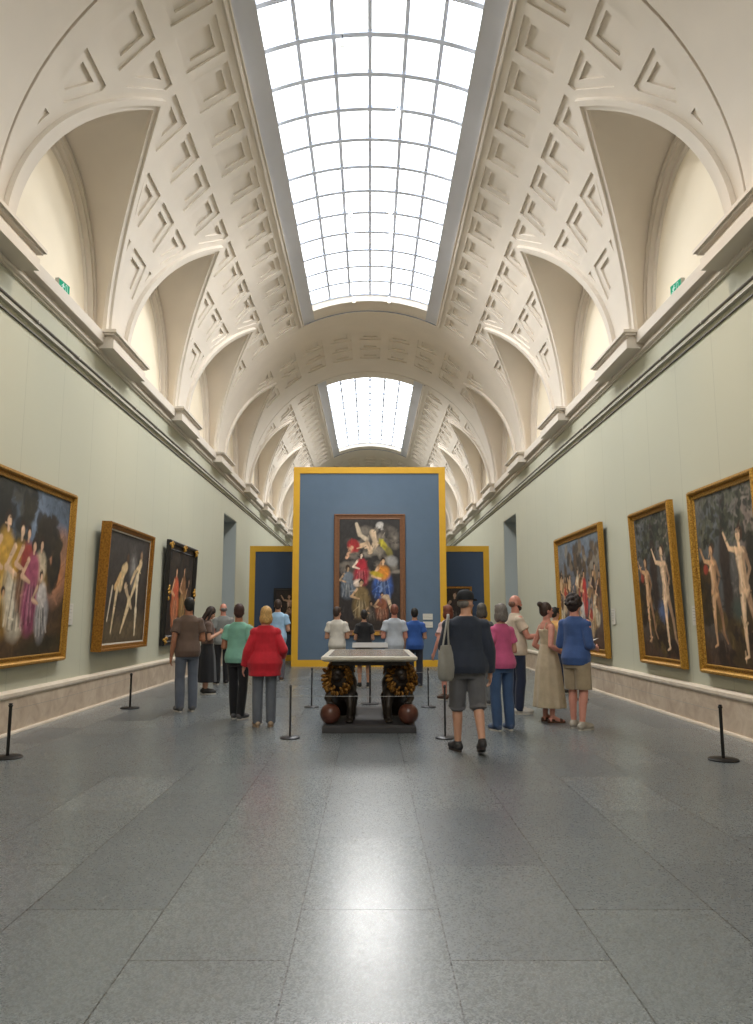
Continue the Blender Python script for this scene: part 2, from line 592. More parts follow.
sec = make_section(); cro = make_crossing()
SECTIONS = [-3.935, 15.305, 34.545]
CROSS = [5.685, 24.925, 44.165]
for k, y in enumerate(SECTIONS):
    o = sec if k == 0 else link(sec.copy())
    o.location.y = y; tag(o, kind='structure')
for k, y in enumerate(CROSS):
    o = cro if k == 0 else link(cro.copy())
    o.location.y = y; tag(o, kind='structure')
Y_BACK, Y_END = -10.73, 46.95


# ------------------------------------------------------------------ skylights
def make_skylight(name):
    nr, nc = 13, 6
    rr = R + SKD
    a0 = SKA + .1
    fr = G()

    def pt(a, y, d=0): return (-(rr + d) * math.cos(rad(a)), y, ZC + (rr + d) * math.sin(rad(a)))
    aw = (180 - 2 * a0) / nc
    for c in range(nc + 1):
        a = a0 + aw * c; hw = .42 if c in (0, nc) else .40
        fr.loft([[pt(a - hw, y, d), pt(a + hw, y, d), pt(a + hw, y, d2), pt(a - hw, y, d2)] for y, d, d2 in ((SKY0, -.05, .02), (SKY1, -.05, .02))])
    for r in range(nr + 1):
        y = SKY0 + (SKY1 - SKY0) * r / nr; w = .06 if r in (0, nr) else .05
        ya, yb = max(SKY0, y - w), min(SKY1, y + w)
        fr.loft([[pt(a0 + (180 - 2 * a0) * k / 24, yy, d) for k in range(25)] for yy, d in ((ya, -.06), (ya, .02), (yb, .02), (yb, -.06), (ya, -.06))], cap=False, closed=False)
    f = fr.obj(name, M_bar, smooth=30)
    gl = G()
    gl.loft([[pt(a0 + (180 - 2 * a0) * k / 24, y, .0) for k in range(25)] for y in (SKY0, SKY1)], cap=False, closed=False)
    gl.obj('window_glass', M_glass, f)
    return f


w1 = make_skylight('window_1')
for k, y in enumerate(SECTIONS):
    if k == 0: f = w1
    else:
        f = link(w1.copy()); f.name = 'window_%d' % (k + 1)
        for ch in list(w1.children): link(ch.copy(), f)
    f.location.y = y
    tag(f, kind='structure')

# ------------------------------------------------------------------ walls, floor, plinth, cornice
g = G(); g.box(-6.2, 6.2, Y_BACK - .2, Y_END + .2, -.2, 0)
tag(g.obj('floor', M_floor), kind='structure')
DOOR0, DOOR1, DOORH = 23.62, 25.9, 4.82
for side, nm in ((-1, 'left'), (1, 'right')):
    g = G()
    xa, xb = sorted((side * HW, side * 6.1))
    g.box(xa, xb, Y_BACK, DOOR0, 0, 6.02)
    g.box(xa, xb, DOOR1, Y_END, 0, 6.02)
    g.box(xa, xb, DOOR0, DOOR1, DOORH, 6.02)
    tag(g.obj('wall_' + nm, M_wall), kind='structure')
    # room glimpsed through the doorway
    g = G()
    x0, x1 = sorted((side * 6.12, side * 6.2))
    g.box(x0, x1, DOOR0 - .5, DOOR1 + .5, 0, 5.4)
    xa, xb = sorted((side * 4.72, side * 6.1))
    g.box(xa, xb, DOOR0, DOOR0 + .02, 0, DOORH); g.box(xa, xb, DOOR1 - .02, DOOR1, 0, DOORH); g.box(xa, xb, DOOR0 + .02, DOOR1 - .02, DOORH - .02, DOORH)
    tag(g.obj('door_1' if side < 0 else 'door_2', mat('doorway_grey', (168, 174, 172), .7)), kind='structure')
    # stone plinth
    for y0, y1 in ((Y_BACK, DOOR0), (DOOR1, Y_END)):
        def sec_(prof, gg, mi=0):
            gg.loft([[(side * x, y, z) for x, z in prof] for y in (y0, y1)], mi=mi)
        g = G()
        sec_([(4.70, 0), (4.70, .46), (4.63, .46), (4.63, .05), (4.63, 0)], g, 0)
        sec_([(4.70, .46), (4.70, .555), (4.655, .55), (4.625, .535), (4.605, .525), (4.605, .485), (4.62, .46)], g, 1)
        sec_([(4.63, 0), (4.63, .04), (4.61, .04), (4.60, .02), (4.60, 0)], g, 1)
        tag(g.obj('baseboard_' + nm, [M_marble, M_marble_cap]), kind='structure')
    # cornice
    g = G()
    prof = [(4.70, 5.955), (4.665, 5.955), (4.665, 5.98), (4.64, 5.985), (4.625, 6.0), (4.625, 6.035), (4.66, 6.045), (4.66, 6.10), (4.62, 6.115),
            (4.545, 6.115), (4.535, 6.12), (4.535, 6.30), (4.545, 6.315), (5.02, 6.325), (5.02, 6.02), (4.70, 6.02)]
    g.loft([[(side * x, y, z) for x, z in prof] for y in (Y_BACK, Y_END)])
    tag(g.obj('trim_1' if side < 0 else 'trim_2', M_cornice), kind='structure')
    # rail under the cornice
    g = G()
    g.tube([(side * 4.63, Y_BACK, 5.565), (side * 4.63, Y_END, 5.565)], .022, 8)
    rail = g.obj('trim_3' if side < 0 else 'trim_4', M_rail_dark, smooth=40)
    tag(rail, kind='structure')
    g = G(); g.box(*sorted((side * 4.70, side * 4.675)), Y_BACK, Y_END, 5.40, 5.414)
    g.obj('lower_rail', M_rail_dark, rail)
    g = G(); g.box(*sorted((side * 4.70, side * 4.64)), Y_BACK, Y_END, 5.50, 5.53)
    g.obj('rail_lip', M_rail, rail)
    g = G(); g.box(*sorted((side * 4.61, side * 4.70)), -.014, .014, 5.55, 5.60)
    br = None
    for k in range(14):
        y = 5.5 + 1.45 * k
        if br is None: br = g.obj('bracket', M_rail, rail)
        else: br = link(br.copy(), rail)
        br.location.y = y


# blocks that carry the ribs between the lunettes
def make_block():
    g = G()
    g.box(0, .33, -.90, .90, 6.03, 6.19)            # body; x grows towards the room
    g.box(0, .29, -.86, .86, 6.19, 6.26)
    g.box(0, .355, -.93, .93, 6.26, 6.295)
    g.box(0, .39, -.97, .97, 6.295, 6.345)
    return g.obj('trim', M_cornice)


blk = make_block(); first = True; n = 5
PIERS = []
for c in SECTIONS: PIERS += [c - 6.97, c - BAY / 2, c + BAY / 2, c + 6.97]
for side in (-1, 1):
    for y in PIERS:
        if y < -6 or y > 46: continue
        o = blk if first else link(blk.copy()); first = False
        o.name = 'trim_%d' % n; n += 1
        o.location = (side * 4.70, y, 0); o.rotation_euler = (0, 0, 0 if side < 0 else PI)
        tag(o, kind='structure')

g = G(); g.box(-6.1, 6.1, Y_END, Y_END + .2, 0, 11.5); tag(g.obj('wall_end', M_wall), kind='structure')
g = G(); g.box(-6.1, 6.1, Y_BACK - .2, Y_BACK, 0, 11.5); tag(g.obj('wall_back', M_wall), kind='structure')


# ------------------------------------------------------------------ free-standing display walls
def display_wall(x0, x1, y, h, thick, b, blue, label, sides=(1, 1)):
    """blue panel with a yellow edge all round its face"""
    t = empty('display_wall', ((x0 + x1) / 2, y + thick / 2, 0))
    tag(t, label, 'display wall')
    w2 = (x1 - x0) / 2
    g = G(); g.box(-w2 + .012, w2 - .012, -thick / 2 + .03, thick / 2 - .03, 0, h - .012)
    g.obj('panel', blue, t)
    g = G()
    bars = [(-w2, w2, h - b, h), (-w2, w2, 0, b)]
    bars += [(-w2, -w2 + b, b, h - b), (w2 - b, w2, b, h - b)]
    for a in bars: g.box(a[0], a[1], -thick / 2, thick / 2, a[2], a[3])
    g.obj('edge_band', M_yellow, t)
    return t


MAIN_Y = 23.0
display_wall(-2.41, 2.37, MAIN_Y, 6.2, .6, .2, M_blue, 'tall blue display wall with yellow edges in the middle of the hall', )
BACK_Y = 26.0
display_wall(-4.23, -1.0, BACK_Y, 3.98, .4, .2, M_blue_shaded, 'lower shade-darkened blue display wall with yellow edge, in front of the light blue shirt')
display_wall(1.0, 4.19, BACK_Y, 3.98, .4, .2, M_blue_shaded, 'lower shade-darkened blue display wall with yellow edge, beyond the black cap')


# ------------------------------------------------------------------ paintings
class Paint:
    """pigment on a canvas, laid down stroke by stroke (u across, v up, both 0..1)"""
    def __init__(self, asp, n=150, seed=1):
        self.ny = n; self.nx = max(24, int(n * asp)); self.asp = asp
        self.u, self.v = np.meshgrid(np.linspace(0, 1, self.nx), np.linspace(0, 1, self.ny))
        self.c = np.zeros((self.ny, self.nx, 3)); self.r = np.random.default_rng(seed)
        self.wx = self.fbm(6); self.wy = self.fbm(6); self.grain = self.fbm(26)

    def fbm(self, f):
        out = np.zeros_like(self.u); a = 1.
        for o in range(3):
            k = int(f * 2 ** o) + 2
            gr = self.r.standard_normal((k + 1, k + 1))
            x = self.u * (k - 1e-3); y = self.v * (k - 1e-3); i = x.astype(int); j = y.astype(int); fx = x - i; fy = y - j
            fx = fx * fx * (3 - 2 * fx); fy = fy * fy * (3 - 2 * fy)
            out += a * ((gr[j, i] * (1 - fx) + gr[j, i + 1] * fx) * (1 - fy) + (gr[j + 1, i] * (1 - fx) + gr[j + 1, i + 1] * fx) * fy)
            a *= .5
        return out

    def put(self, m, rgb):
        m = np.clip(m, 0, 1)[..., None]; self.c = self.c * (1 - m) + np.array(lin(rgb)) * m

    def grad(self, c0, c1):
        t = np.clip(self.v + .05 * self.wx, 0, 1)[..., None]
        self.c = np.array(lin(c0)) * (1 - t) + np.array(lin(c1)) * t

    def blob(self, x, y, rx, ry, rgb, a=0., soft=.24, warp=.25, op=1.):
        """rx, ry in units of canvas height"""
        dx = (self.u - x) * self.asp; dy = self.v - y
        ca, sa = math.cos(a), math.sin(a)
        p = (dx * ca + dy * sa) / rx; q = (-dx * sa + dy * ca) / ry
        d = np.sqrt(p * p + q * q) + warp * .35 * self.wx
        self.put(op * (1 - np.clip((d - (1 - soft)) / (2 * soft + 1e-6), 0, 1)), rgb)

    def limb(self, pts, w0, w1, rgb, op=1.):
        for (x0, y0), (x1, y1) in zip(pts[:-1], pts[1:]):
            ax, ay, bx, by = x0 * self.asp, y0, x1 * self.asp, y1
            dx, dy = bx - ax, by - ay; L = dx * dx + dy * dy + 1e-9
            t = np.clip(((self.u * self.asp - ax) * dx + (self.v - ay) * dy) / L, 0, 1)
            d = np.hypot(self.u * self.asp - ax - t * dx, self.v - ay - t * dy)
            w = w0 + (w1 - w0) * t
            self.put(op * (1 - np.clip((d / w - .7) / .5, 0, 1)), rgb)

    def draped(self, x, y, h, robe, skin, hair=(50, 34, 24), lean=0., second=None):
        """generic robed figure, feet at (x, y)"""
        w = h * .185
        self.blob(x + lean * .3, y + h * .33, w * 1.15, h * .35, robe, -lean)
        self.blob(x + lean * .3 + .006, y + h * .30, w * .35, h * .28, shade(robe, (20, 16, 14), .45), -lean, .5)
        self.blob(x + lean * .3 - .012, y + h * .36, w * .3, h * .25, shade(robe, (255, 245, 225), .25), -lean, .6)
        k = 1 / self.asp
        for q in range(7):
            fx = x + (q - 3) * w * .30 * k + self.r.uniform(-.1, .1) * w * k
            self.limb([(fx, y + h * self.r.uniform(.02, .08)), (x + lean * .4 + (fx - x) * .8, y + h * .3), (x + lean * .5 + (fx - x) * .4, y + h * .58)], h * .016, h * .008,
                      shade(robe, (16, 12, 10), .5) if q % 2 else shade(robe, (255, 240, 215), .3), .7)
        if second: self.blob(x + lean * .6, y + h * .63, w * .85, h * .18, second, -lean)
        self.blob(x + lean, y + h * .925, h * .06, h * .075, hair, 0, .2, .5)
        self.blob(x + lean + .004, y + h * .893, h * .036, h * .05, skin, 0, .2, .2); self.limb([(x + lean, y + h * .82), (x + lean, y + h * .86)], h * .022, h * .02, skin)
        self.limb([(x + lean - w * .6 / self.asp, y + h * .74), (x + lean - w * 1.3 / self.asp, y + h * .56), (x + lean - w * .3 / self.asp, y + h * .5)], h * .035, h * .022, skin)

    def pale(self, x, y, h, skin, lean=0., arm=1):
        """generic pale figure, feet at (x, y)"""
        k = h / self.asp; d = shade(skin, (70, 44, 30), .42); hi = shade(skin, (255, 244, 226), .35)
        hx, hy = x + lean * .45, y + h * .5; sx, sy = x + lean * .9, y + h * .80
        L = lambda pts, ws, c, op=1.: [self.limb([a_, b_], h * w0, h * w1, c, op) for a_, b_, w0, w1 in zip(pts[:-1], pts[1:], ws[:-1], ws[1:])]
        L([(x + .17 * k, y + .01), (x + .12 * k + lean * .2, y + h * .10), (x + .10 * k + lean * .2, y + h * .27), (hx + .035 * k, hy)], (.012, .021, .027, .046), d)
        L([(x - .10 * k, y - .015), (x - .04 * k, y), (x - .045 * k + lean * .15, y + h * .12), (x - .05 * k + lean * .2, y + h * .27), (hx - .03 * k, hy)], (.010, .014, .023, .029, .048), skin)
        L([(sx + .07 * k, sy - .01 * h), (sx + .13 * k, sy - h * .15), (sx + .05 * k, sy - h * .29)], (.026, .021, .013), d)
        L([(hx, hy + .01 * h), (hx + lean * .15, hy + h * .12), (sx, sy - h * .07)], (.074, .052, .064), skin)
        L([(sx - .045 * k, sy - .01 * h), (sx + .045 * k, sy - .01 * h)], (.032, .032), skin)
        L([(hx + .045 * k, hy + .02 * h), (hx + .035 * k + lean * .2, hy + h * .13), (sx + .05 * k, sy - .05 * h)], (.026, .016, .026), d, .7)
        L([(hx - .03 * k, hy + .03 * h), (sx - .03 * k, sy - .06 * h)], (.014, .022), hi, .6); L([(x - .06 * k + lean * .2, y + h * .29), (hx - .045 * k, hy - .04 * h)], (.010, .016), hi, .6)
        L([(sx - .05 * k, sy), (sx - arm * .16 * k, sy + h * .02), (sx - arm * .24 * k, sy + h * .15)], (.026, .020, .013), skin)
        L([(sx, sy), (sx - .008 * k, sy + .06 * h)], (.022, .020), skin)
        self.blob(sx + .01 * k, y + h * .925, h * .05, h * .062, (70, 44, 28), 0, .2, .4)
        self.blob(sx - arm * .012 * k, y + h * .912, h * .034, h * .048, skin, .1, .2, .1)

    def leaves(self, n, box, cols, r=(.01, .03)):
        for _ in range(n):
            x = self.r.uniform(box[0], box[1]); y = self.r.uniform(box[2], box[3])
            q = self.r.uniform(*r)
            self.blob(x, y, q * 1.6, q, cols[self.r.integers(len(cols))], self.r.uniform(0, PI), .18, .6, .9)

    def brushwork(self, n=420):
        for _ in range(n):
            i, j = self.r.integers(0, self.nx), self.r.integers(0, self.ny)
            c = self.c[j, i].copy(); x, y = self.u[j, i], self.v[j, i]; a = self.r.uniform(0, PI); L = self.r.uniform(.01, .035)
            f = self.r.choice([.62, .78, 1.22, 1.45])
            ax, ay = x * self.asp - L * math.cos(a), y - L * math.sin(a); dx, dy = 2 * L * math.cos(a), 2 * L * math.sin(a)
            t = np.clip(((self.u * self.asp - ax) * dx + (self.v - ay) * dy) / (dx * dx + dy * dy), 0, 1)
            d = np.hypot(self.u * self.asp - ax - t * dx, self.v - ay - t * dy)
            m = (.7 * (1 - np.clip((d / self.r.uniform(.004, .009) - .6) / .6, 0, 1)))[..., None]
            self.c = self.c * (1 - m) + c * f * m

    def canvas(self, w, h, name, parent, y=0.):
        self.brushwork(140)
        """front of the canvas looks along -y; u runs along +x"""
        col = self.c * (1 + .12 * self.grain[..., None]); col = np.clip(col, .002, 1)
        nx, ny = self.nx, self.ny
        g = G()
        g.v = [((i / (nx - 1) - .5) * w, y, j / (ny - 1) * h) for j in range(ny) for i in range(nx)]
        g.f = [(j * nx + i, j * nx + i + 1, (j + 1) * nx + i + 1, (j + 1) * nx + i) for j in range(ny - 1) for i in range(nx - 1)]
        me = bpy.data.meshes.new(name); me.from_pydata(g.v, [], g.f)
        at = me.color_attributes.new('pigment', 'FLOAT_COLOR', 'POINT')
        rgba = np.ones((ny * nx, 4), dtype=np.float32); rgba[:, :3] = col.reshape(-1, 3)
        at.data.foreach_set('color', rgba.ravel())
        me.materials.append(M_canvas); me.update()
        return link(bpy.data.objects.new(name, me), parent)


M_canvas = bpy.data.materials.new('oil_paint'); M_canvas.use_nodes = True
_nt = M_canvas.node_tree; _a = _nt.nodes.new('ShaderNodeVertexColor'); _a.layer_name = 'pigment'
_nt.links.new(_a.outputs['Color'], _nt.nodes['Principled BSDF'].inputs['Base Color'])
_nt.nodes['Principled BSDF'].inputs['Roughness'].default_value = .5
_nt.nodes['Principled BSDF'].inputs['Specular IOR Level'].default_value = .35


def frame_loop(prof, w, h, mi=None):
    """mitred moulding round a w x h opening; prof: (outwards from the opening, towards the viewer)"""
    g = G()
    rings = []
    for o, d in prof:
        x = w / 2 + o
        rings.append([(-x, -d, -o), (x, -d, -o), (x, -d, h + o), (-x, -d, h + o)])
    g.loft(rings, cap=False)
    return g


def painting(loc, rz, tilt, w, h, pt, prof, fmat, label, cat='painting', back=.0, inner=None):
    t = empty('painting', loc)
    t.rotation_euler = (tilt, 0, rz)
    tag(t, label, cat)
    f = frame_loop(prof, w, h).obj('frame', fmat, t, smooth=25)
    if inner:
        q = frame_loop(inner[0], w, h).obj('slip', inner[1], t)
    pt.canvas(w, h, 'canvas', t, y=-prof[0][1] + .0)
    g = G(); o = prof[-1][0]; g.box(-w / 2 - o + .01, w / 2 + o - .01, -.012, -.002, -o + .01, h + o - .01)
    g.obj('backing_board', M_black, t)
    return t


GILT = [(0, .04), (.006, .06), (.020, .064), (.026, .035), (.060, .045), (.068, .085), (.085, .105), (.105, .105), (.115, .08), (.125, .08), (.125, .0)]
# --- wall to the left of the camera: three paintings
def on_left(y0, y1, z0, z1, mw):    # outer frame edges -> opening size and place
    w, h = (y1 - y0) - 2 * mw, (z1 - z0) - 2 * mw
    return (-HW + .02, (y0 + y1) / 2, z0 + mw), PI / 2, w, h


def on_right(y0, y1, z0, z1, mw):
    w, h = (y1 - y0) - 2 * mw, (z1 - z0) - 2 * mw
    return (HW - .02, (y0 + y1) / 2, z0 + mw), -PI / 2, w, h


# robed group outdoors
loc, rz, w, h = on_left(7.9, 11.35, .86, 3.37, .125)
p = Paint(w / h, 170, 3)
p.grad((74, 54, 34), (44, 44, 44))
p.blob(.75, .70, .50, .30, (96, 112, 132), 0, .5); p.blob(.66, .82, .18, .12, (110, 124, 144), .3, .5)
p.blob(.90, .55, .16, .20, (188, 126, 84), 0, .5); p.blob(.93, .66, .14, .10, (150, 112, 88), 0, .6)
p.leaves(60, (.0, .6, .55, 1.), [(34, 34, 26), (46, 42, 30), (70, 68, 58), (28, 28, 24)], (.04, .09))
p.leaves(50, (.68, .9, .45, .85), [(44, 36, 26), (52, 44, 30), (36, 32, 26)], (.03, .06))
p.blob(.5, .06, 1.1, .14, (84, 62, 40), 0, .4); p.blob(.85, .06, .4, .06, (52, 44, 28), .1, .5)
p.brushwork(400)
p.draped(.10, .10, .62, (150, 60, 48), (206, 170, 138), second=(170, 150, 130))
p.draped(.30, .12, .64, (96, 78, 54), (198, 160, 130), second=(74, 70, 84))
p.draped(.42, .16, .68, (176, 130, 40), (214, 178, 146), second=(190, 148, 60))
p.draped(.52, .14, .66, (206, 194, 172), (220, 186, 154), second=(186, 142, 48), lean=.02)
p.draped(.60, .22, .56, (110, 74, 50), (206, 168, 138), second=(150, 60, 52)); p.draped(.73, .22, .50, (150, 118, 70), (206, 168, 138), second=(196, 178, 150))
p.draped(.66, .16, .55, (146, 66, 98), (212, 172, 142), second=(160, 80, 104))
p.draped(.79, .10, .42, (150, 146, 146), (206, 170, 140), second=(196, 186, 180), lean=-.04)
p.draped(.36, .04, .36, (120, 92, 42), (208, 164, 124), lean=.06)
painting(loc, rz, rad(1.2), w, h, p, GILT, M_gold, 'widest gilt-framed painting of robed figures beneath trees, on the wall by the nearest post')

# two pale figures on a dark ground, deep box frame
loc, rz, w, h = on_left(12.6, 15.2, .92, 3.14, .13)
p = Paint(w / h, 150, 5)
p.grad((66, 56, 46), (62, 58, 56)); p.blob(.5, .1, .8, .14, (98, 84, 62), 0, .6)
p.blob(.62, .68, .10, .16, (120, 116, 112), .2, .6)
p.limb([(.10, .20), (.16, .50)], .012, .02, (206, 190, 164)); p.limb([(.20, .10), (.27, .50), (.33, .56)], .016, .035, (210, 186, 146))
p.limb([(.33, .52), (.38, .66), (.44, .70)], .06, .05, (214, 186, 140)); p.limb([(.32, .62), (.22, .50)], .03, .03, (200, 164, 112))
p.blob(.47, .78, .04, .05, (90, 66, 46)); p.limb([(.46, .52), (.56, .40), (.64, .32)], .04, .02, (188, 164, 132))
p.limb([(.42, .09), (.58, .38), (.74, .62), (.80, .76)], .014, .05, (216, 192, 150)); p.limb([(.74, .62), (.76, .30), (.77, .06)], .04, .014, (222, 204, 172))
p.limb([(.78, .74), (.66, .66), (.58, .56)], .028, .02, (210, 182, 140)); p.blob(.81, .83, .035, .05, (150, 120, 92)); p.blob(.61, .74, .05, .07, (134, 130, 126), .3)
painting(loc, rz, rad(2.2), w, h, p,
         [(0, .10), (.012, .11), (.025, .11), (.03, .13), (.085, .14), (.09, .17), (.125, .175), (.13, .165), (.13, 0)],
         M_gold_dark, 'dark painting of two pale bending figures in a deep brown-gold box frame', inner=([(.0, .112), (.026, .114), (.026, .105)], M_white_plate))

# two warm robed figures in a black and gilt frame
loc, rz, w, h = on_left(16.7, 19.35, .86, 3.25, .22)
p = Paint(w / h, 150, 8)
p.grad((40, 30, 26), (48, 42, 38)); p.leaves(40, (0, 1, .55, 1), [(40, 36, 30), (60, 52, 44), (30, 28, 26)], (.04, .08))
p.draped(.30, .10, .74, (190, 104, 62), (216, 166, 126), second=(196, 96, 66)); p.draped(.62, .16, .70, (150, 110, 58), (200, 156, 118), second=(140, 100, 66))
p.draped(.85, .12, .6, (74, 52, 42), (190, 146, 112))
t = painting(loc, rz, rad(2.0), w, h, p,
             [(0, .05), (.02, .07), (.03, .06), (.12, .06), (.14, .10), (.20, .11), (.22, .09), (.22, 0)], M_black,
             'painting of warm robed figures in a black frame with gilt corner ornaments')


def ornament(L, seed):
    g = G(); r = random.Random(seed)
    for k in range(11):
        a = r.uniform(-1, 1)
        g.ell((a * L, -.10 + r.uniform(-.01, .01), r.uniform(-.06, .06)), (r.uniform(.03, .06), .028, r.uniform(.025, .05)), n=8)
    return g


q = None
for k, (x, z, ang) in enumerate([(-w / 2 - .1, -.1, 0), (w / 2 + .1, -.1, 0), (-w / 2 - .1, h + .1, 0), (w / 2 + .1, h + .1, 0), (0, h + .12, 0), (0, -.12, 0), (-w / 2 - .12, h / 2, PI / 2), (w / 2 + .12, h / 2, PI / 2)]):
    if q is None: q = o = ornament(.16, 4).obj('ornament', M_gold2, t, smooth=60)
    else: o = link(q.copy(), t)
    o.location = (x, 0, z); o.rotation_euler = (0, ang, 0)
q['label'] = 'gilt carved ornament'

# --- wall to the right of the camera
# two companion pictures of pale figures under dark trees
def grove(w, h, seed, tone):
    p = Paint(w / h, 190, seed)
    p.grad((72, 50, 34), (104, 102, 96)); p.blob(.3, .8, .2, .14, (92, 98, 104), 0, .5)
    p.blob(.25, .55, .25, .3, (84, 86, 86), 0, .6); p.blob(.92, .78, .14, .18, (132, 118, 108), 0, .6)
    p.limb([(.50, .25), (.47, .6), (.52, .92)], .07, .05, (54, 42, 34)); p.limb([(.86, .3), (.9, .7)], .06, .05, (40, 36, 26))
    p.leaves(170, (.05, 1, .70, 1.0), [(46, 50, 38), (64, 66, 48), (38, 40, 32), (88, 88, 74)], (.008, .024))
    p.leaves(50, (0, .35, .25, .55), [(48, 40, 28), (70, 54, 32), (36, 32, 24)], (.02, .05))
    p.leaves(40, (.3, 1, .03, .30), [(66, 52, 30), (88, 70, 38), (44, 32, 22)], (.02, .05))
    p.blob(.64, .32, .07, .06, tone, 0, .5)
    p.brushwork(260)
    p.pale(.27, .12, .60, (204, 160, 118), lean=-.03, arm=1)
    p.pale(.78, .07, .72, (228, 192, 154), lean=-.06, arm=1)
    p.blob(.12, .56, .03, .03, (150, 62, 46))
    return p


loc, rz, w, h = on_right(8.66, 10.5, .74, 3.27, .125)
painting(loc, rz, rad(1.0), w, h, grove(w, h, 11, (70, 78, 70)), GILT, M_gold2, 'tall gilt-framed painting of pale figures beneath trees, the one nearest the entrance end')
loc, rz, w, h = on_right(11.08, 12.80, .74, 3.27, .125)
painting(loc, rz, rad(2.2), w, h, grove(w, h, 12, (82, 98, 130)), GILT, M_gold, 'tall gilt-framed painting of pale figures, between the crowd scene and its larger-looking companion')

# crowd
loc, rz, w, h = on_right(14.6, 18.2, .70, 3.38, .16)
p = Paint(w / h, 170, 14)
p.grad((84, 58, 40), (112, 122, 132)); p.blob(.5, .85, .25, .14, (96, 112, 132), 0, .5)
p.leaves(60, (0, 1, .6, .95), [(92, 76, 58), (70, 62, 54), (120, 104, 84), (136, 126, 112)], (.03, .06))
cols = [(196, 166, 128), (158, 60, 46), (88, 62, 46), (206, 190, 160), (120, 84, 52), (66, 54, 50), (150, 118, 80), (112, 108, 112)]
for k in range(38):
    p.draped(p.r.uniform(.03, .97), p.r.uniform(.08, .42), p.r.uniform(.26, .36), cols[k % 8], (206, 166, 128), second=cols[(k * 3 + 1) % 8], lean=p.r.uniform(-.03, .03))
p.draped(.62, .30, .40, (186, 52, 48), (210, 170, 130), second=(190, 60, 52)); p.draped(.55, .12, .36, (186, 180, 176), (206, 170, 136), second=(196, 190, 184))
painting(loc, rz, rad(1.2), w, h, p, [(a * 1.28, b) for a, b in GILT], M_gold, 'gilt-framed painting crowded with small figures, behind the man in the blue shirt')

# --- altarpiece on the blue wall
w, h = 1.88, 3.42
p = Paint(w / h, 200, 21)
p.grad((42, 36, 36), (50, 48, 48))
for k in range(60):
    p.blob(p.r.uniform(.08, .92), p.r.uniform(.45, .92), p.r.uniform(.012, .04), p.r.uniform(.02, .05), shade((150, 140, 128), (58, 54, 52), p.r.uniform(0, .9)), p.r.uniform(0, PI), .5, .6)
p.limb([(.28, .96), (.34, .86), (.44, .82)], .014, .022, (196, 180, 158)); p.limb([(.55, .88), (.60, .78), (.50, .70)], .03, .02, (204, 180, 152))
p.limb([(.36, .76), (.46, .78), (.52, .70)], .022, .016, (206, 176, 146)); p.blob(.66, .95, .035, .03, (190, 186, 182), .5)
p.blob(.24, .76, .05, .06, (156, 44, 46), .5); p.limb([(.20, .74), (.12, .65)], .02, .014, (206, 160, 130))
p.blob(.74, .76, .022, .075, (170, 158, 52), .6); p.blob(.82, .70, .03, .05, (120, 112, 60), .4); p.blob(.86, .62, .05, .05, (150, 148, 146), .4)
p.draped(.36, .40, .30, (160, 40, 56), (226, 204, 186), second=(176, 44, 58)); p.blob(.30, .42, .05, .035, (216, 196, 180), .3)
p.draped(.72, .26, .40, (52, 84, 150), (214, 176, 140), second=(206, 132, 50)); p.blob(.62, .50, .06, .025, (186, 160, 48), -.3)
p.limb([(.75, .18), (.74, .30)], .013, .018, (212, 186, 156)); p.limb([(.86, .18), (.79, .30)], .013, .018, (206, 180, 150))
p.draped(.14, .28, .30, (92, 102, 116), (180, 150, 120), second=(110, 118, 128)); p.draped(.36, .10, .36, (116, 96, 62), (196, 160, 124), second=(124, 104, 70))
p.draped(.70, .06, .28, (122, 72, 52), (196, 156, 120), second=(136, 82, 60)); p.draped(.52, .04, .22, (60, 52, 48), (180, 146, 114)); p.blob(.5, .06, .3, .04, (48, 40, 36), 0, .5)
t = painting((-.01, MAIN_Y - .0, 1.10), 0, 0, w, h, p,
             [(0, .05), (.015, .065), (.03, .06), (.10, .07), (.13, .09), (.155, .09), (.17, .07), (.17, 0)], M_brownframe,
             'tall painting of swirling figures in a brown wood frame on the blue display wall')
g = G(); g.box(.02, .30, -.098, -.088, -.145, -.04); q = g.obj('title_plate', M_gold, t); q['label'] = 'gold title plate on the lower rail'
g = G(); g.box(-.52, -.40, -.098, -.088, -.145, -.04); q = g.obj('inventory_plate', M_gold, t); q['label'] = 'small gold plate on the lower rail'

# --- small pictures on the lower display walls
for x0, x1, z0, z1, label, sd in ((-3.36, -2.35, .9, 2.50, 'dark portrait with a black frame on the lower display wall above the light blue shirt', 31),
                                  (2.35, 3.56, .9, 2.56, 'dark portrait in a thin aged-gold frame on the lower display wall behind the black cap', 32)):
    w, h = x1 - x0 - .16, z1 - z0 - .16
    p = Paint(w / h, 110, sd); p.grad((40, 30, 26), (50, 38, 32))
    p.pale(.55, .08, .84, (196, 156, 128)) if sd == 31 else p.draped(.5, .02, .92, (44, 36, 36), (196, 160, 132), second=(58, 46, 44))
    if sd == 31: p.draped(.55, .0, .62, (72, 46, 38), (196, 156, 128))
    painting(((x0 + x1) / 2, BACK_Y + .028, z0 + .08), 0, 0, w, h, p, [(0, .03), (.02, .05), (.05, .04), (.08, .05), (.08, 0)], M_black if sd == 31 else M_gold_dark, label)


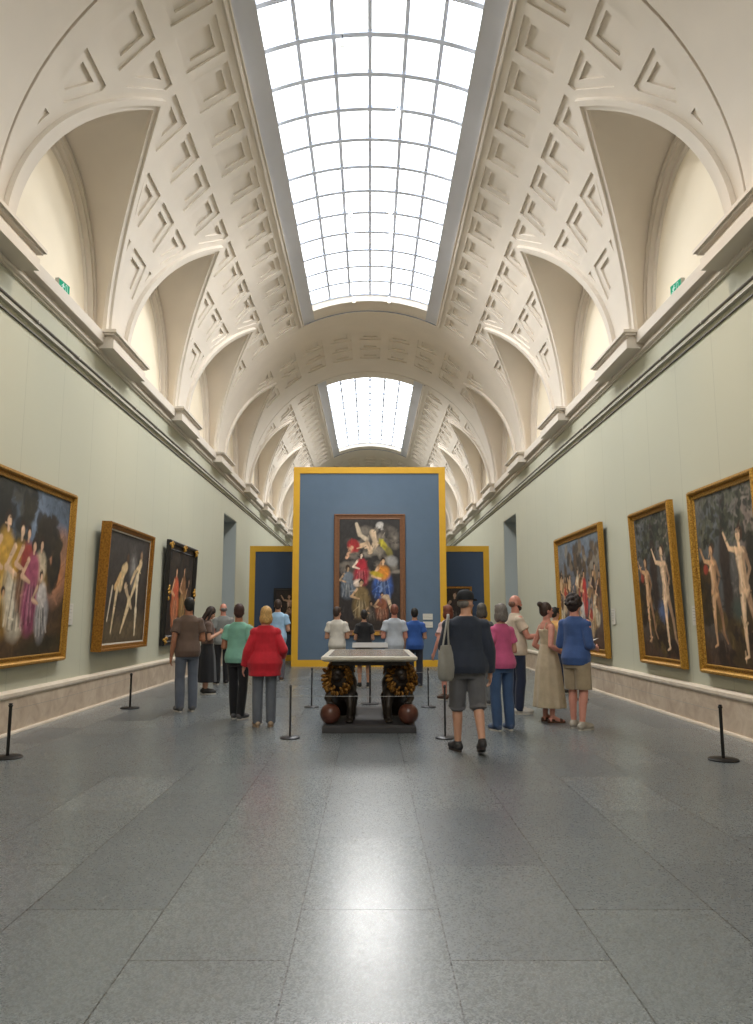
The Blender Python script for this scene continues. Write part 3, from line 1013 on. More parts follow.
# --- wall labels
def wall_label(loc, rz, w, h, label, lines=5):
    t = empty('wall_label', loc, rz); tag(t, label, 'label', 'title cards beside the paintings')
    g = G(); g.box(-w / 2, w / 2, -.02, -.004, 0, h); g.obj('card', M_white_plate, t)
    g = G()
    r = random.Random(int(loc[1] * 10))
    for k in range(lines):
        z = h - .035 - k * (h - .06) / lines
        g.box(-w / 2 + .02, -w / 2 + .02 + (w - .04) * r.uniform(.5, 1), -.0212, -.0202, z - .006, z)
    o = g.obj('printed_lines', mat('grey_print', (150, 146, 138), .7), t)
    return t


wall_label((-HW, 11.66, 1.38), PI / 2, .22, .33, 'pale title card on the wall between the widest painting and the box-framed one')
wall_label((HW, 10.74, 1.38), -PI / 2, .22, .28, 'pale title card on the wall between the two tall tree-shaded paintings')
wall_label((HW, 14.38, 1.36), -PI / 2, .22, .30, 'pale title card on the wall beside the crowd painting')
wall_label((1.78, MAIN_Y + .03, 1.42), 0, .30, .18, 'upper pale title card on the blue display wall beside the altarpiece', 3)
wall_label((1.78, MAIN_Y + .03, 1.18), 0, .30, .18, 'lower pale title card on the blue display wall beside the altarpiece', 3)


# ------------------------------------------------------------------ barrier posts and cords
def make_post(h, base, r, tone):
    t = empty('barrier_post')
    g = G(); g.lathe([(0, 0), (base, 0), (base, .012), (base * .92, .02), (.03, .026), (0, .026)], n=28); g.obj('base', tone, t, smooth=40)
    g = G(); g.lathe([(0, .02), (r, .02), (r, h - .03), (0, h - .03)], n=14); g.obj('pole', tone, t, smooth=40)
    g = G(); g.lathe([(0, h - .035), (r * 1.2, h - .035), (r * 1.5, h - .02), (r * .9, h - .008), (r * 1.4, h), (0, h + .006)], n=14); g.obj('cap', tone, t, smooth=40)
    return t


def copy_tree(o, parent=None):
    c = link(o.copy(), parent)
    for ch in list(o.children): copy_tree(ch, c)
    return c


pw = make_post(.57, .155, .017, M_iron); pt_ = make_post(.65, .125, .013, M_steel)
for i, (x, y, lab) in enumerate([(-3.9, 8.25, 'short black barrier post under the widest painting'),
                                 (-3.98, 12.6, 'short black barrier post under the box-framed dark painting'),
                                 (3.74, 8.12, 'short black barrier post under the tall painting nearest the entrance end'),
                                 (3.85, 13.9, 'short black barrier post behind the man in khaki shorts')]):
    o = pw if i == 0 else copy_tree(pw)
    o.location = (x, y, 0); tag(o, lab, 'barrier post', 'low barrier posts along the walls')
TP = [(-1.0, 9.55, 'slim grey barrier post at the near table corner on the red cardigan\'s side'), (.94, 9.55, 'slim grey barrier post at the near table corner beside the capped man'),
      (-.98, 12.75, 'slim grey barrier post at the far table corner nearer the red cardigan'), (.98, 12.75, 'slim grey barrier post at the far table corner nearer the capped man')]
for i, (x, y, lab) in enumerate(TP):
    o = pt_ if i == 0 else copy_tree(pt_)
    o.location = (x, y, 0); tag(o, lab, 'barrier post', 'barrier posts round the table')


def cord(a, b, sag, lab, r=.0035, grp='barrier cords'):
    g = G(); a, b = Vector(a), Vector(b)
    pts = []
    for k in range(13):
        t = k / 12; q = a.lerp(b, t); q.z -= sag * 4 * t * (1 - t); pts.append(q)
    tag(g.tube(pts, r, 6).obj('barrier_rope', M_cord, smooth=60), lab, 'cord', grp)


cord((-.983, 9.55, .52), (.923, 9.55, .52), .01, 'thin grey cord stretched across the near end of the table')
cord((-.999, 9.57, .60), (-.981, 12.73, .60), .10, 'thin grey cord along the table on the red cardigan\'s side')
cord((.941, 9.57, .60), (.979, 12.73, .60), .10, 'thin grey cord along the table on the capped man\'s side')
cord((-.963, 12.75, .58), (.963, 12.75, .58), .03, 'thin grey cord across the far end of the table')
cord((-3.902, 8.275, .50), (-3.978, 12.575, .50), .02, 'thin cord between the two black posts beneath the robed-figures painting', .002)
cord((3.742, 8.145, .50), (3.848, 13.875, .50), .02, 'thin cord between the two black posts beneath the tree-shaded paintings', .002)

# ------------------------------------------------------------------ lectern behind the table
t = empty('information_stand', (0, 13.25, 0)); tag(t, 'slim information stand with a slanted panel behind the stone table', 'stand')
g = G(); g.lathe([(0, 0), (.16, 0), (.16, .012), (.02, .02), (0, .02)], n=24); g.obj('base', M_steel, t, smooth=40)
g = G(); g.lathe([(0, .015), (.018, .015), (.018, .97), (0, .97)], n=12); g.obj('post', M_steel, t, smooth=40)
g = G(); g.loft([[(-.31, -.15, .955), (.31, -.15, .955), (.31, .15, 1.03), (-.31, .15, 1.03)], [(-.31, -.155, .975), (.31, -.155, .975), (.31, .145, 1.05), (-.31, .145, 1.05)]])
g.obj('panel', mat('stand_panel', (112, 106, 98), .5), t)

# ------------------------------------------------------------------ the stone table on bronze lions
TX0, TX1, TY0, TY1 = -.645, .625, 9.92, 12.1
t = empty('stone_table', ((TX0 + TX1) / 2, (TY0 + TY1) / 2, 0))
tag(t, 'inlaid stone table carried by bronze lions with gilded manes, cordoned off in mid hall', 'table')
hw, hl = (TX1 - TX0) / 2, (TY1 - TY0) / 2
M_top_edge = marble('table_edge_stone', (196, 186, 168), (216, 208, 192), (206, 197, 180), 5, .3)
M_top = marble('table_inlay_stone', (96, 88, 78), (150, 140, 122), (122, 112, 98), 14, .22)
g = G()
g.loft([[(-x, -y, z), (x, -y, z), (x, y, z), (-x, y, z)] for x, y, z in ((hw - .05, hl - .05, .915), (hw - .015, hl - .015, .93), (hw, hl, .945), (hw, hl, .975), (hw - .01, hl - .01, .983))])
g.obj('top', M_top_edge, t)
g = G(); g.box(-hw + .09, hw - .09, -hl + .09, hl - .09, .982, .9845); q = g.obj('inlay', M_top, t); q['label'] = 'dark inlaid field of the table top'
g = G(); g.box(-hw + .14, hw - .14, -hl + .14, hl - .14, .86, .916); g.obj('apron', mat('dark_bronze', (44, 36, 30), .45, metal=.4, noise=.2, nscale=12), t)
g = G(); g.loft([[(-x, -y, z), (x, -y, z), (x, y, z), (-x, y, z)] for x, y, z in ((hw - .02, hl - .02, 0), (hw - .02, hl - .02, .075), (hw - .045, hl - .045, .10))])
g.obj('plinth', mat('slate_plinth', (58, 56, 58), .5, noise=.15, nscale=6), t)
M_dkbronze = MATS['dark_bronze']
M_ball = mat('red_marble_ball', (92, 52, 40), .3, noise=.25, nscale=9)


def make_lion(sx):
    """lion rearing under the corner, one paw on a ball; faces -y, sx points outwards"""
    e = empty('lion'); e.parent = t
    b = G()
    b.cap((-.02 * sx, .34, .30), (-.03 * sx, .12, .50), .16, .17)        # haunch to chest
    b.cap((-.03 * sx, .12, .50), (.02 * sx, -.01, .66), .165, .15)       # chest
    b.ell((.02 * sx, .05, .60), (.15, .16, .19))
    b.cap((0, .06, .64), (-.03 * sx, .10, .80), .13, .15); b.box(-.17, .15, -.03, .28, .78, .862)   # cushion under the top
    b.cap((-.11 * sx, .05, .52), (-.13 * sx, -.04, .30), .07, .05); b.cap((-.13 * sx, -.04, .30), (-.12 * sx, -.02, .13), .05, .045)
    b.ell((-.12 * sx, -.07, .125), (.06, .095, .035))
    b.cap((.10 * sx, .0, .54), (.17 * sx, -.10, .43), .07, .052); b.cap((.17 * sx, -.10, .43), (.13 * sx, -.19, .375), .05, .042)
    b.ell((.125 * sx, -.20, .372), (.055, .05, .035))                     # paw on the ball
    for s in (-1, 1):
        b.cap((.11 * s, .34, .32), (.14 * s, .22, .19), .11, .06); b.cap((.14 * s, .22, .19), (.14 * s, .33, .13), .055, .04)
        b.ell((.14 * s, .28, .122), (.055, .10, .032))
    b.tube([(0, .46, .3), (.04 * sx, .54, .36), (.08 * sx, .52, .50), (.02 * sx, .5, .56)], [.03, .024, .02, .035])
    b.ell((.04 * sx, -.11, .735), (.085, .095, .095)); b.ell((.045 * sx, -.195, .705), (.052, .06, .045)); b.ell((.045 * sx, -.17, .665), (.04, .05, .022))
    for s in (-1, 1):
        b.ell((.04 * sx + .07 * s, -.09, .81), (.025, .018, .03)); b.ell((.04 * sx + .035 * s, -.185, .75), (.018, .015, .012))
    b.remesh('body', M_dkbronze, e, .014, 3)
    m = G(); r = random.Random(3)
    m.ell((.05 * sx, -.02, .70), (.165, .10, .175), n=20)
    for k in range(130):
        a = r.uniform(0, 2 * PI); q = r.uniform(.10, .185)
        c = Vector((.05 * sx + q * math.cos(a), -.05 + r.uniform(-.07, .03) - .25 * (.18 - q), .70 + q * math.sin(a) * 1.05))
        m.tube([c, c + Vector((math.cos(a + .5) * .028, -.02, math.sin(a + .5) * .028)), c + Vector((math.cos(a) * .04, -.012, math.sin(a) * .04 - .018)), c + Vector((math.cos(a - .8) * .03, .004, math.sin(a - .8) * .03 - .03))], [.017, .02, .016, .006], 7)
    q = m.obj('mane', M_bronze_gold, e, smooth=70); q['label'] = 'gilded curling mane'
    s = G(); s.ell((.13 * sx, -.20, .235), (.135, .135, .135), n=28); q = s.obj('ball', M_ball, e, smooth=80); q['label'] = 'red marble ball under the paw'
    return e


for sy in (1, -1):
    for sx in (-1, 1):
        e = make_lion(sx * sy)
        e.location = (sx * (hw - .25), -sy * (hl - .33), 0)
        if sy < 0: e.rotation_euler = (0, 0, PI)

# ------------------------------------------------------------------ exit signs on the cornice
M_exit = emis('exit_green', (.04, .42, .22), .8); M_exit_w = emis('exit_white', (.8, 1., .9), .8)
def exit_sign(x, y, rz, lab):
    t = empty('exit_sign', (x, y, 6.325), rz); tag(t, lab, 'sign')
    g = G(); g.box(-.16, .16, -.03, .03, .0, .20); g.obj('housing', mat('sign_housing', (176, 176, 166), .5), t)
    g = G(); g.box(-.15, .15, -.036, -.031, .012, .188); g.obj('lit_panel', M_exit, t)
    g = G(); y = -.038                                   # running man, arrow and doorway
    g.ell((-.035, y, .155), (.014, .002, .014), n=10)
    for a, b, w_ in [((-.04, .14), (-.055, .09), .012), ((-.055, .09), (-.03, .06), .008), ((-.03, .06), (-.035, .03), .008), ((-.055, .09), (-.085, .07), .008), ((-.085, .07), (-.11, .075), .007),
                     ((-.04, .135), (-.015, .11), .006), ((-.015, .11), (.0, .125), .006), ((-.045, .135), (-.075, .125), .006), ((-.075, .125), (-.085, .10), .006)]:
        g.tube([(a[0], y, a[1]), (b[0], y, b[1])], w_ * .7, 6)
    g.box(.03, .036, y - .001, y + .001, .03, .17); g.box(.08, .086, y - .001, y + .001, .03, .17); g.box(.03, .086, y - .001, y + .001, .164, .17)
    g.obj('pictogram', M_exit_w, t)
    return t


exit_sign(-4.66, 10.62, PI / 2 - .1, 'green exit sign with running man standing on the cornice over the widest painting')
exit_sign(4.66, 10.62, -PI / 2 + .1, 'green exit sign with running man standing on the cornice over the tall tree-shaded paintings')

# ------------------------------------------------------------------ spotlights hung from the skylight bars
M_lampwhite = mat('lamp_white', (214, 214, 212), .4)
def make_spot():
    t = empty('skylight_spotlight')
    g = G(); g.lathe([(0, -.10), (.012, -.10), (.012, .0), (0, .0)], n=8); g.obj('stem', M_steel, t)
    g = G(); g.lathe([(0, -.26), (.05, -.26), (.06, -.24), (.055, -.13), (.03, -.09), (0, -.09)], n=14); g.obj('lamp_head', M_lampwhite, t, smooth=50)
    g = G(); g.lathe([(0, -.263), (.045, -.263), (.045, -.259), (0, -.259)], n=14); g.obj('lens', emis('lamp_lens', (1, .9, .75), 4.), t)
    return t


sp0 = make_spot()
SPOTS = [(.53, 9.97), (-.40, 11.15), (.46, 12.85), (-.39, 14.95), (-.40, 16.5), (.42, 16.2), (.42, 17.9), (-.4, 17.2), (.45, 17.1), (-.42, 21.15), (.50, 21.15)]
names = ['nearest', 'second', 'third', 'fourth', 'fifth', 'sixth', 'seventh', 'eighth', 'ninth', 'tenth', 'farthest']
for i, (x, y) in enumerate(SPOTS):
    x = math.copysign(1.15 * abs(x), x)
    o = sp0 if i == 0 else copy_tree(sp0)
    o.location = (x, y, ZC + math.sqrt((R + SKD - .06) ** 2 - x * x))
    tag(o, 'small white spotlight hung from a bar of the long skylight', 'spotlight', 'spotlights under the skylight')

# ------------------------------------------------------------------ visitors
SKIN = mat('skin', (196, 146, 120), .55, noise=.05, nscale=18)
SKIN_P = mat('pink_skin', (206, 142, 124), .5, noise=.05, nscale=18)
SKIN_T = mat('tanned_skin', (170, 116, 88), .55, noise=.05, nscale=18)


def cloth(name, rgb): return mat('cloth_' + name, rgb, .85, noise=.10, nscale=9, bump=.25, bscale=26, sheen=.15)
def hairm(name, rgb): return mat('hair_' + name, rgb, .6, noise=.30, nscale=45, bump=.5, bscale=70)


M_sole = mat('pale_sole', (206, 200, 190), .6)
M_eye = mat('eye', (36, 28, 24), .3)
M_lip = mat('lips', (160, 92, 84), .5)


def V3(*a): return Vector(a)


class Person:
    """front of the figure looks along +y in its own space, 1.75 m tall before scaling"""
    def __init__(s, name_label, x, y, H, yaw, fem=False, skin=SKIN, head_yaw=0., head_pitch=0., arms=('down', 'down'), feet=None, wide=1., lean=0.):
        s.t = empty('person', (x, y, 0), rad(yaw)); k = H / 1.75; s.t.scale = (k, k, k); s.k = k
        tag(s.t, name_label, 'person', 'visitors in the gallery')
        s.fem = fem; s.skin = skin; s.w = wide
        s.hr = Matrix.Rotation(rad(head_yaw), 3, 'Z') @ Matrix.Rotation(rad(head_pitch), 3, 'X')
        s.neck = V3(0, -.005 + lean, 1.50)
        s.lean = lean
        sw = (.155 if fem else .185) * wide
        s.sh = {-1: V3(-sw, -.01 + lean, 1.392), 1: V3(sw, -.01 + lean, 1.392)}
        s.el, s.wr, s.fd, s.th, s.pn = {}, {}, {}, {}, {}
        for sd, a in zip((-1, 1), arms):
            S = s.sh[sd]
            if a == 'down': e, w_, th = S + V3(.045 * sd, -.035, -.29), S + V3(.06 * sd, .03, -.545), V3(0, 1, 0)
            elif a == 'away': e, w_, th = S + V3(.09 * sd, -.03, -.28), S + V3(.13 * sd, .06, -.52), V3(0, 1, 0)
            elif a == 'fold': e, w_, th = S + V3(.05 * sd, -.01, -.29), V3(.03 * sd, .20 + lean, 1.17), V3(0, 0, 1)
            elif a == 'fore': e, w_, th = S + V3(.04 * sd, -.02, -.285), S + V3(-.01 * sd, .22, -.33), V3(0, 0, 1)
            elif a == 'phone': e, w_, th = S + V3(.04 * sd, .02, -.285), V3(.06 * sd, .24 + lean, 1.22), V3(0, 0, 1)
            elif a == 'point': e, w_, th = S + V3(.05 * sd, .10, -.26), S + V3(.03 * sd, .34, -.24), V3(0, 0, 1)
            elif a == 'back': e, w_, th = S + V3(.07 * sd, -.10, -.27), V3(.06 * sd, -.17 + lean, .99), V3(0, 0, -1)
            elif a == 'hip': e, w_, th = S + V3(.12 * sd, -.06, -.25), V3(.17 * sd, .09 + lean, 1.02), V3(0, 1, 0)
            elif a == 'clutch': e, w_, th = S + V3(.03 * sd, .12, -.25), V3(.04 * sd, .24, 1.16), V3(0, 0, 1)
            elif a == 'bent': e, w_, th = S + V3(.09 * sd, -.08, -.27), S + V3(.10 * sd, .12, -.38), V3(0, 0, 1)
            s.el[sd], s.wr[sd], s.th[sd] = e, w_, th
            s.fd[sd] = (w_ - e).normalized()
        feet = feet or {}
        s.hip, s.kn, s.an, s.fy, s.fp = {}, {}, {}, {}, {}
        for sd in (-1, 1):
            fx, fy, lift, yawf = feet.get(sd, (.10 * sd, 0., 0., -7 * sd))
            s.hip[sd] = V3(.092 * sd, 0, .93)
            s.an[sd] = V3(fx, fy - .02, .085 + lift)
            m = (s.hip[sd] + s.an[sd]) / 2
            s.kn[sd] = V3(m.x + .005 * sd, m.y + .03 + .45 * lift, .505 + .2 * lift)
            s.fy[sd] = rad(yawf); s.fp[sd] = -min(.9, lift * 5)

    # ---- pieces of the body
    def torso(s, g, inf=0., z0=.86, z1=1.475, loose=0.):
        w = s.w
        R_ = [(.60, .150, .115, 0), (.82, .145, .105, 0), (.93, .172 if s.fem else .165, .12, -.01), (1.0, .16, .112, 0), (1.10, .128 if s.fem else .142, .095, .005), (1.22, .138 if s.fem else .153, .10, .01),
              (1.32, .150 if s.fem else .168, .115 if s.fem else .115, .012), (1.385, .155 if s.fem else .175, .102, 0), (1.425, .128 if s.fem else .150, .086, -.005), (1.462, .095 if s.fem else .108, .072, -.008), (1.49, .066, .060, -.005), (1.52, .052, .053, 0)]
        rings = []
        zs = sorted(set([z0] + [r[0] for r in R_ if z0 < r[0] < z1] + [z1]))
        for z in zs:
            for a, b in zip(R_[:-1], R_[1:]):
                if a[0] <= z <= b[0]:
                    t = (z - a[0]) / (b[0] - a[0]); q = [a[i] * (1 - t) + b[i] * t for i in range(1, 4)]
                    break
            lo = loose * max(0., min(1., (1.32 - z) / .3))
            rings.append(g.ring((0, q[2] + s.lean * max(0, (z - .95) / .5), z), ((q[0] * w + inf + lo), 0, 0), (0, (q[1] * (.5 + .5 * w) + inf + lo), 0), 24))
        g.loft(rings)

    def leg(s, g, sd, inf=0., z_end=None, w=1., taper=1.):
        h, k, a = s.hip[sd], s.kn[sd], s.an[sd]
        f = .085 if s.fem else .082
        if z_end is None or z_end < k.z - .02:
            g.cap(h, k, f + inf + (.004 if inf else 0), .056 + inf * taper + (.006 if inf else 0))
            e = a if z_end is None else k.lerp(a, (k.z - z_end) / (k.z - a.z))
            g.cone(k, k.lerp(e, .35), .056 + inf * taper, .057 + inf * taper) if z_end is None else None
            if z_end is None:
                c = k.lerp(a, .32) + V3(0, -.012, 0)
                g.cap(k, c, .054, .056); g.cap(c, a, .055, .036)
            else:
                g.ell(k, ((.062 + inf * taper),) * 3)
                g.cone(k, k.lerp(e, .4) + V3(0, -.006, 0), .066 + inf * taper, .064 + inf * taper); g.cone(k.lerp(e, .4) + V3(0, -.006, 0), e, .064 + inf * taper, (.050 if z_end < .3 else .068) + inf * 1.25 * taper)
        else:
            e = h.lerp(k, (h.z - z_end) / (h.z - k.z))
            g.ell(h, (f + inf,) * 3); g.cone(h, e, f + inf, f - .015 + inf * 1.35 * taper)

    def hand(s, g, sd):
        w_, d = s.wr[sd], s.fd[sd]
        l = (s.th[sd] - d * s.th[sd].dot(d)).normalized()
        n = d.cross(l) if sd < 0 else l.cross(d)     # palm side
        if n.dot(V3(-sd, 0, 0)) < 0 and abs(n.x) > .5: n = -n
        M = Matrix((l, n, d)).transposed()
        c = w_ + d * .055
        g.ell(c, (.042, .018, .055), M); g.cap(w_, w_ + d * .03, .027, .028)
        for off, L, r in ((.030, .070, .0092), (.010, .078, .0095), (-.011, .072, .0092), (-.030, .056, .0082)):
            b = w_ + d * .088 + l * off
            m = b + (d * .94 + n * .34) * L * .52; e = m + (d * .72 + n * .69) * L * .48
            g.cap(w_ + d * .06 + l * off * .9, b, r, r, 8); g.cap(b, m, r, r * .95, 8); g.cap(m, e, r * .95, r * .8, 8)
        b = w_ + d * .03 + l * .03; m = b + (l * .7 + d * .7 + n * .2) * .035; e = m + (d * .93 + l * .25 + n * .25) * .033
        g.cap(b, m, .0125, .0105, 8); g.cap(m, e, .0105, .0085, 8)

    def H(s, x, y, z): return s.neck + s.hr @ V3(x, y, z)

    def body(s):
        g = G()
        s.torso(g, 0, .89, 1.52)
        g.cap(s.neck + V3(0, -.005, -.06), s.H(0, .0, .07), .056 if s.fem else .062, .052 if s.fem else .058)
        M = s.hr
        g.ell(s.H(0, .0, .155), (.074, .093, .100), M, 20)
        g.ell(s.H(0, .038, .092), (.055, .056, .062), M, 16)
        g.cap(s.H(0, .085, .135), s.H(0, .108, .105), .010, .015, 8)           # nose
        g.ell(s.H(0, .082, .072), (.024, .014, .010), M, 8); g.ell(s.H(0, .078, .045), (.022, .018, .016), M, 8)
        for q in (-1, 1):
            g.ell(s.H(.075 * q, -.005, .125), (.010, .019, .030), M, 8)
            g.ell(s.H(.03 * q, .084, .158), (.022, .010, .008), M, 8)
            g.ell(s.H(.04 * q, .066, .105), (.022, .016, .018), M, 8)
        for sd in (-1, 1):
            g.ell(s.sh[sd] + V3(-.02 * sd, 0, -.005), (.058, .058, .056))
            g.cap(s.sh[sd], s.el[sd], .051 if s.fem else .056, .038 if s.fem else .042)
            mid = s.el[sd].lerp(s.wr[sd], .3)
            g.cap(s.el[sd], mid, .039 if s.fem else .043, .040 if s.fem else .043); g.cap(mid, s.wr[sd], .040 if s.fem else .043, .025 if s.fem else .028)
            s.hand(g, sd)
            s.leg(g, sd)
            a = s.an[sd]; q = Matrix.Rotation(s.fy[sd], 3, 'Z') @ Matrix.Rotation(s.fp[sd], 3, 'X')
            g.cap(a, a + q @ V3(0, .10, -.045), .036, .03); g.ell(a + q @ V3(0, .13, -.055), (.038, .07, .022), q); g.ell(a + q @ V3(0, -.03, -.045), (.033, .035, .035), q)
        o = g.remesh('body', s.skin, s.t, .0082, 2, .4)
        for q in (-1, 1):
            e = G(); e.ell(s.H(.031 * q, .083, .138), (.011, .007, .006), s.hr, 8); e.obj('eye', M_eye, s.t, smooth=80)
        return s

    def top(s, m, sleeve='short', hem=.86, loose=.02, neck=1.487, name='shirt', inf=.014):
        g = G(); s.torso(g, inf, hem, neck, loose)
        for sd in (-1, 1):
            if sleeve == 'none': continue
            S, E_, W = s.sh[sd], s.el[sd], s.wr[sd]
            g.ell(S + V3(-.015 * sd, 0, -.006), (.064 + inf * .5, .066 + inf * .4, .060 + inf * .4))
            ra = .055 if s.fem else .06
            S2 = S + V3(-.014 * sd, 0, -.030 - inf * .6)
            g.ell(S + V3(-.008 * sd, 0, -.012), (ra + inf - .002, ra + inf, ra + inf * .4))
            if sleeve == 'short':
                g.cone(S2, S.lerp(E_, .62), ra + inf, ra + inf + .006)
            else:
                g.cap(S2, E_, ra + inf * .8, .047 + inf); g.cone(E_, E_.lerp(W, .93 if sleeve == 'long' else .45), .048 + inf, .036 + inf)
        return s.finish(g, name, m)

    def trousers(s, m, z_end=.05, name='trousers', inf=.012, taper=1.2, waist=1.04):
        g = G(); s.torso(g, inf, .80, waist)
        g.ell((0, 0, .87), (.15, .11, .06))
        for sd in (-1, 1):
            s.leg(g, sd, inf, z_end, taper=taper)
        return s.finish(g, name, m)

    def finish(s, g, name, m):
        return g.remesh(name, m, s.t, .0105, 4, .5)

    def skirt(s, m, z0, z1=1.06, flare=.10, name='skirt', back=0.):
        g = G(); rings = []
        n = 40
        for k in range(9):
            t = k / 8; z = z1 + (z0 - z1) * t
            rx = .145 + .055 * min(1, t * 3) + flare * t; ry = .108 + .04 * min(1, t * 3) + flare * t
            rings.append([V3((rx + .012 * t * math.cos(9 * 2 * PI * j / n)) * math.cos(2 * PI * j / n), (ry + .012 * t * math.cos(9 * 2 * PI * j / n)) * math.sin(2 * PI * j / n) - back * t, z) for j in range(n)])
        g.loft(rings)
        return g.obj(name, m, s.t, smooth=60)

    def dress(s, m, z0, flare=.06, strap=True):
        g = G(); s.torso(g, .012, .95, 1.36)
        rings = []
        for k in range(10):
            t = k / 9; z = 1.12 + (z0 - 1.12) * t
            rx = .14 + .055 * min(1, t * 3) + flare * t; ry = .11 + .035 * min(1, t * 3) + flare * t
            rings.append([V3((rx + .014 * t * math.cos(10 * 2 * PI * j / 40)) * math.cos(2 * PI * j / 40), (ry + .014 * t * math.cos(10 * 2 * PI * j / 40)) * math.sin(2 * PI * j / 40), z) for j in range(40)])
        g.loft(rings)
        if strap:
            for sd in (-1, 1): g.tube([(.085 * sd, .10, 1.34), (.09 * sd, .055, 1.445), (.085 * sd, -.06, 1.455), (.08 * sd, -.10, 1.34)], .012, 8)
        return s.finish(g, 'dress', m)

    def shoes(s, m, sole=M_sole, kind='shoe'):
        for sd in (-1, 1):
            a = s.an[sd]; q = Matrix.Rotation(s.fy[sd], 3, 'Z') @ Matrix.Rotation(s.fp[sd], 3, 'X')
            g = G()
            if kind == 'shoe':
                g.ell(a + q @ V3(0, .112, -.038), (.052, .108, .044), q); g.ell(a + q @ V3(0, -.022, -.03), (.047, .064, .052), q)
                g.cap(a + q @ V3(0, 0, .0), a + q @ V3(0, .09, -.03), .048, .044)
            else:
                g.ell(a + q @ V3(0, .13, -.055), (.043, .04, .034), q); g.cap(a + q @ V3(0, -.045, -.05), a + q @ V3(0, .02, -.035), .03, .03)
            o = g.remesh('shoe' if kind == 'shoe' else 'sandal', m, s.t, .008, 3)
            g = G(); rings = []
            for z in (-.085, -.064):
                rr = []
                for j in range(24):
                    A = 2 * PI * j / 24; y = math.sin(A)
                    wx = .046 if y > 0 else .038
                    rr.append(a + q @ V3(wx * math.cos(A), .065 + .142 * y, z))
                rings.append(rr)
            g.loft(rings); g.obj('sole', sole, o, smooth=50)

    # ---- hair and headgear
    def hair(s, m, kind):
        g = G(); M = s.hr
        if kind in ('short', 'cropped', 'bun', 'bob', 'long', 'curly'):
            th = {'cropped': .004, 'short': .011, 'bun': .009, 'bob': .016, 'long': .014, 'curly': .018}[kind]
            g.ell(s.H(0, -.014, .172), (.074 + th, .090 + th, .094 + th), M, 20)
            g.ell(s.H(0, -.040, .130), (.066 + th, .060 + th, .075 + th), M, 16)
        r = random.Random(5)
        if kind == 'short':
            g.ell(s.H(.01, .055, .235), (.055, .04, .028), M)
        if kind == 'curly':
            for k in range(70):
                a, b = r.uniform(0, 2 * PI), r.uniform(-.35, 1.5)
                y = .105 * math.cos(b) * math.sin(a) - .015
                if b < .5 and y > .035: continue
                g.ell(s.H(.098 * math.cos(b) * math.cos(a), y, .165 + .115 * math.sin(b)), (.027,) * 3, M, 8)
        if kind == 'bun':
            g.ell(s.H(0, -.105, .235), (.046, .044, .044), M)
        if kind == 'bob':
            for q in (-1, 1): g.ell(s.H(.062 * q, -.012, .085), (.040, .065, .080), M)
            g.ell(s.H(0, -.075, .10), (.085, .045, .095), M); g.ell(s.H(0, .05, .235), (.065, .045, .03), M)
        if kind == 'long':
            for q in (-1, 1): g.cap(s.H(.066 * q, .0, .14), s.H(.075 * q, .01, -.06), .03, .026)
            rings = [g.ring(s.H(0, y, z), M @ V3(w_, 0, 0), M @ V3(0, d, 0), 16) for z, y, w_, d in ((.17, -.055, .09, .05), (.06, -.075, .098, .045), (-.05, -.085, .10, .04), (-.16, -.095, .085, .032), (-.21, -.095, .06, .022))]
            g.loft(rings)
        if kind == 'ring':                      # hair left round a bald crown
            g.ell(s.H(0, -.052, .125), (.079, .050, .052), M, 16)
        return g.remesh('hair', m, s.t, .0095, 3)

    def beard(s, m):
        g = G(); M = s.hr
        g.ell(s.H(0, .058, .060), (.056, .048, .042), M); g.ell(s.H(0, .03, .085), (.063, .045, .045), M)
        return g.remesh('beard', m, s.t, .009, 2)

    def cap_(s, m):
        g = G(); M = s.hr
        rings = []
        for z, f in ((.165, 1.0), (.20, 1.02), (.235, .95), (.265, .72), (.282, .3)):
            rings.append(g.ring(s.H(0, -.005, z), M @ V3(.092 * f, 0, 0), M @ V3(0, .108 * f, 0), 22))
        g.loft(rings); o = g.obj('cap', m, s.t, smooth=50)
        g = G(); b = []
        for z in (.168, .178):
            b.append([s.H(.078 * math.cos(PI * j / 12), .085 + .085 * math.sin(PI * j / 12), z - .012 * math.sin(PI * j / 12)) for j in range(13)])
        g.loft(b); g.obj('brim', m, o, smooth=40)
        return o

    def world(s, p):
        return Matrix.Translation(s.t.location) @ Matrix.Rotation(s.t.rotation_euler.z, 4, 'Z') @ Matrix.Scale(s.k, 4) @ Vector(p)


blackish = hairm('black', (26, 22, 20)); brownh = hairm('brown', (58, 40, 30)); greyh = hairm('grey', (112, 104, 98)); blonde = hairm('blonde', (196, 154, 92)); ginger = hairm('ginger', (110, 56, 36))
dark = cloth('black', (24, 24, 28)); jeans = cloth('jeans', (58, 82, 118)); navyj = cloth('navy_jeans', (34, 42, 66)); greytr = cloth('grey', (96, 100, 108)); khaki = cloth('khaki', (160, 142, 116))
black_shoe = mat('black_shoe', (28, 26, 26), .5); white_shoe = mat('white_shoe', (214, 208, 200), .5); beige_shoe = mat('beige_shoe', (176, 150, 124), .6); grey_shoe = mat('grey_shoe', (86, 86, 88), .6); brown_shoe = mat('brown_shoe', (84, 54, 38), .5)

